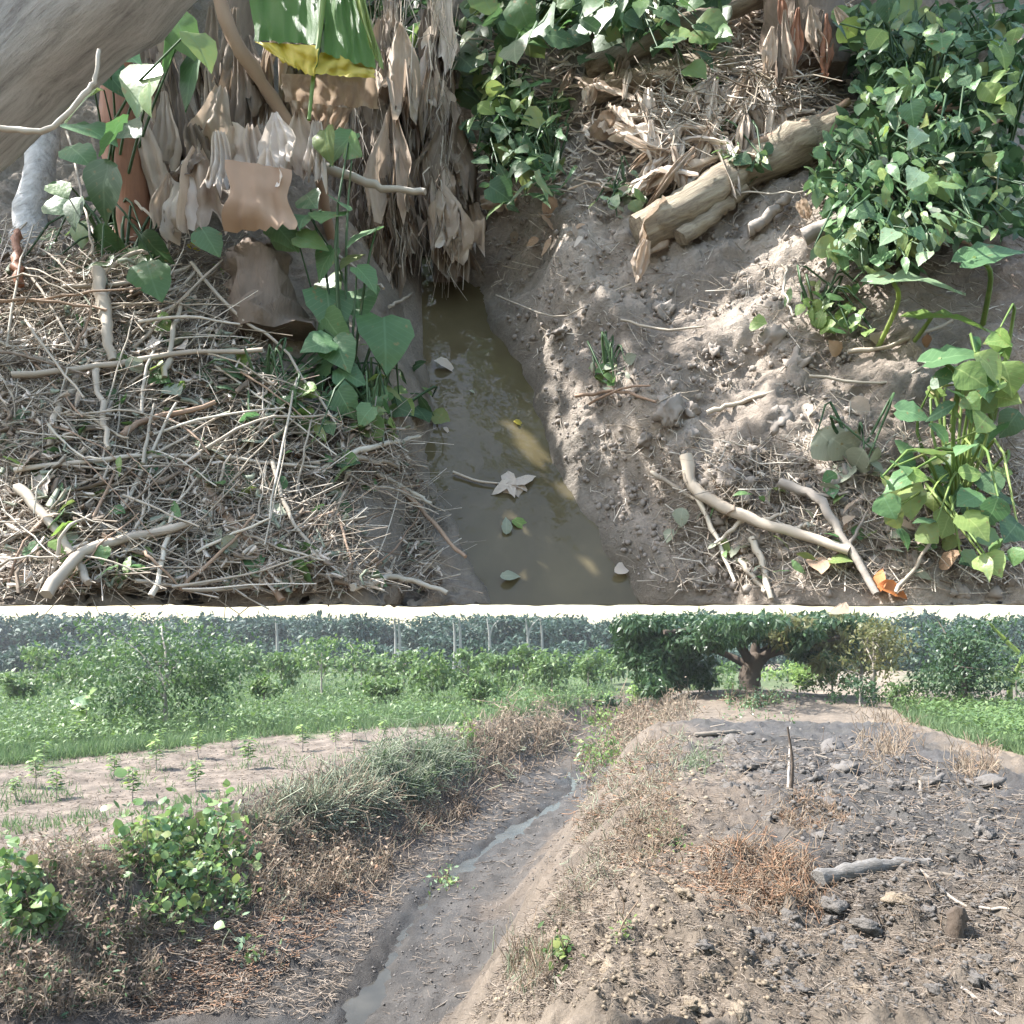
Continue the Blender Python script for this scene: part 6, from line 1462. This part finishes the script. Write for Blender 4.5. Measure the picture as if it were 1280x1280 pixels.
s0 = at_px(988, 990); mb = MB(); add_tube(mb, smooth_path([s0, s0 + np.array([.02, 0, .35]), s0 + np.array([-.03, 0, .72])], 8), np.linspace(.022, .010, 8), 6, .2); o = link('upright_stick', mb.mesh('upright_stick', True, s0), M['dark_bark']); o.location = s0; tag(o, 'thin snag standing upright on the crest of the spoil heap', 'stick')
b0 = at_px(1193, 1172); t = thing('broken_stump', 'short broken brown stump standing on the lower right of the heap', 'stump', b0)
mb = MB(); add_tube(mb, smooth_path([b0 - UPV * .08, b0 + np.array([.01, 0, .10]), b0 + np.array([.03, 0, .21])], 8), np.array([.075, .06, .05, .045, .045, .05, .04, .025]), 14, .4, 3); part('trunk', mb, M['dark_bark'], t)
heap_poly = [(880, 925), (1000, 908), (1060, 912), (1170, 960), (1270, 1010), (1270, 1270), (1010, 1270), (900, 1180), (1040, 1120), (1020, 1060), (900, 1000)]
tan_poly = [(700, 1180), (820, 1080), (900, 1150), (1010, 1270), (600, 1275)]
cl = [lump(k + 40, .7, ICO3, .6) for k in range(8)]
clm = []
for k in range(8):
    for m_ in ('clod', 'clod_tan'):
        mb = MB(); mb.add(*cl[k]); me = mb.mesh('soil_clod', False); me.materials.append(M[m_]); clm.append(me)
for k in range(290):
    if k < 240: poly = heap_poly; m_ = 0; lb = 'grey lump of dug soil lying on the spoil heap'; gp = 'soil lumps on the spoil heap'
    else: poly = tan_poly; m_ = 1; lb = 'tan lump of soil on the pale ground at the near right edge of the ditch'; gp = 'soil lumps on the pale ground'
    px, py = rand_in(poly, 1)[0]; p = low_fast(np.array([px]), np.array([py]))[0]
    s = min(RNG.gamma(1.5, 4.2) + 3, 24) / F * p[1] * .7
    o = bpy.data.objects.new('soil_clod', clm[(k % 8) * 2 + m_]); COL.objects.link(o); o.location = p - UPV * s * .2; o.scale = (s, s, s * random.uniform(.7, 1.1)); o.rotation_euler = (random.gauss(0, .4), random.gauss(0, .4), random.random() * 6)
    far_ = 'far' if py < 985 else ('middle' if py < 1110 else 'near'); sz_ = 'large' if s > .012 * p[1] else ('small' if s < .005 * p[1] else 'middling')
    if not m_: lb = f"{sz_} grey lump of dug soil on the {'left' if px < 1010 else ('right' if px > 1150 else 'middle')} of the heap, {far_} part"
    tag(o, lb, 'clod', gp)
for k, (px, py, sp, m_, lb) in enumerate([(1125, 1140, 16, 1, 'round brown lump standing out on the lower right of the heap'), (1085, 1160, 18, 0, 'dark clod left of the round brown lump'), (870, 1252, 20, 1, 'pale stone at the lower edge right of centre'), (1225, 985, 22, 0, 'dark clod high on the right of the heap'), (1055, 965, 18, 0, 'large grey clod on the far part of the heap'), (995, 1225, 18, 0, 'dark clod near the lower edge'), (1080, 1240, 14, 1, 'pale clod near the lower edge'), (880, 1190, 12, 0, 'grey clod at the end of the pale root'), (775, 1235, 12, 1, 'reddish brown clod on the pale soil'), (1020, 1045, 14, 0, 'bluish grey clod above the thick grey log')]):
    p = at_px(px, py); s = sp / F * p[1]; o = bpy.data.objects.new('soil_clod', clm[(k % 8) * 2 + m_]); COL.objects.link(o); o.location = p + UPV * s * .05; o.scale = (s, s, s * .75); o.rotation_euler = (.2, .1, k); tag(o, lb, 'clod')

# --- litter nobody could count: straw, dead leaves and crumbs over the banks and the heap
def low_litter(name, poly, n, mat, lpx, wpx, lift=.01, tilt=.15):
    q = rand_in(poly, n); g = low_fast(q[:, 0], q[:, 1]); y = g[:, 1]
    k_ = (np.abs(g[:, 0] - trick_x(y)) > .3) & (g[:, 2] > WLEV + .015); g = g[k_]; y = y[k_]; n = len(g)
    g = g + UPV * (RNG.random(n) * lift + .006)[:, None]
    mb = MB(); strands(mb, g, low_frames(n, tilt), lpx * (.3 + 1.4 * RNG.random(n) ** 2) * y / F, wpx * (.5 + RNG.random(n)) * y / F)
    link(name, mb.mesh(name), M[mat], kind='stuff')
low_litter('straw_litter', [(700, 1270), (640, 1190), (740, 1080), (800, 960), (880, 890), (940, 905), (900, 1060), (1000, 1160), (1280, 1180), (1280, 1275)], 7000, 'lowlitter', 15, 1.0, .03)
low_litter('straw_litter', heap_poly, 900, 'lowlitter', 14, .8, .02)
low_litter('straw_litter', [(0, 1275), (0, 1180), (330, 1130), (500, 1080), (620, 960), (720, 910), (735, 950), (560, 1090), (400, 1275)], 6000, 'lowlitter', 15, 1.1, .03)
low_litter('rust_straw', [(150, 1275), (200, 1190), (400, 1110), (480, 1120), (420, 1160), (300, 1270)], 1300, 'rust', 12, 1.6, .02)
low_litter('rust_straw', [(700, 960), (790, 900), (860, 900), (830, 1060), (900, 1060), (1030, 1130), (900, 1150), (760, 1080), (720, 1060)], 2200, 'rust', 12, 1.3, .02)
low_litter('straw_litter', [(585, 1275), (690, 1100), (760, 960), (810, 950), (790, 1060), (760, 1130), (700, 1275)], 3400, 'lowlitter', 13, 1.0, .02)
low_litter('straw_litter', [(585, 1275), (690, 1100), (760, 960), (810, 950), (790, 1060), (760, 1130), (700, 1275)], 1600, 'heap_litter', 12, 1.4, .02)
low_litter('bark_litter', [(880, 915), (1060, 905), (1280, 1000), (1280, 1200), (1040, 1150), (1040, 1060)], 3200, 'heap_litter', 13, 1.6, .03)
low_litter('straw_litter', [(0, 960), (540, 905), (700, 890), (560, 930), (330, 1000), (0, 1070)], 2600, 'lowlitter', 8, .9, .01)
low_litter('straw_litter', [(380, 1275), (500, 1120), (620, 1020), (720, 950), (770, 950), (720, 1060), (620, 1275)], 1500, 'heap_litter', 11, 1.1, .012)
def low_crumbs(name, poly, n, lo, hi, mat):
    q = rand_in(poly, n); g = low_fast(q[:, 0], q[:, 1]); g = g[g[:, 2] > WLEV + .02]; n = len(g); bv, bf = ico(1); mb = MB()
    for k in range(4):
        r_ = np.random.default_rng(k + 9); tv = bv * (1 + r_.normal(0, .2, (len(bv), 1))) * np.array([1, .9, .7]); sel = np.arange(n) % 4 == k
        s = (lo + RNG.random(sel.sum()) ** 3 * (hi - lo)) * g[sel, 1] / F
        scatter(mb, (tv, bf), g[sel], low_frames(sel.sum(), .5), s)
    link(name, mb.mesh(name, False), M[mat], kind='stuff')
low_crumbs('soil_crumbs', heap_poly, 5000, .8, 5, 'clod')
low_crumbs('soil_crumbs', [(600, 1275), (720, 1080), (800, 960), (880, 960), (900, 1100), (1010, 1270)], 2400, .8, 5, 'clod_tan')
low_crumbs('soil_crumbs', [(330, 1275), (500, 1110), (640, 1010), (730, 950), (760, 960), (690, 1080), (560, 1275)], 1300, .5, 2.4, 'clod')
# ------------------------------------------------------------------ the damp air: one box of thin haze round everything
m, nt, b = newmat('haze_air')
nt.nodes.remove(b)
vol = N(nt, 'ShaderNodeVolumePrincipled')
vol.inputs['Color'].default_value = (.86, .92, .97, 1)
vol.inputs['Density'].default_value = .0004
vol.inputs['Anisotropy'].default_value = .2
nt.links.new(vol.outputs[0], nt.nodes['Material Output'].inputs['Volume'])
hx0, hx1, hy0, hy1, hz0, hz1 = -760, 760, -14, 930, -3.2, 17.0
mb = MB()
mb.add([(x, y, z) for x in (hx0, hx1) for y in (hy0, hy1) for z in (hz0, hz1)],
       [(0, 1, 3, 2), (4, 6, 7, 5), (0, 4, 5, 1), (2, 3, 7, 6), (0, 2, 6, 4), (1, 5, 7, 3)])
link('haze', mb.mesh('haze', False), m, kind='stuff')
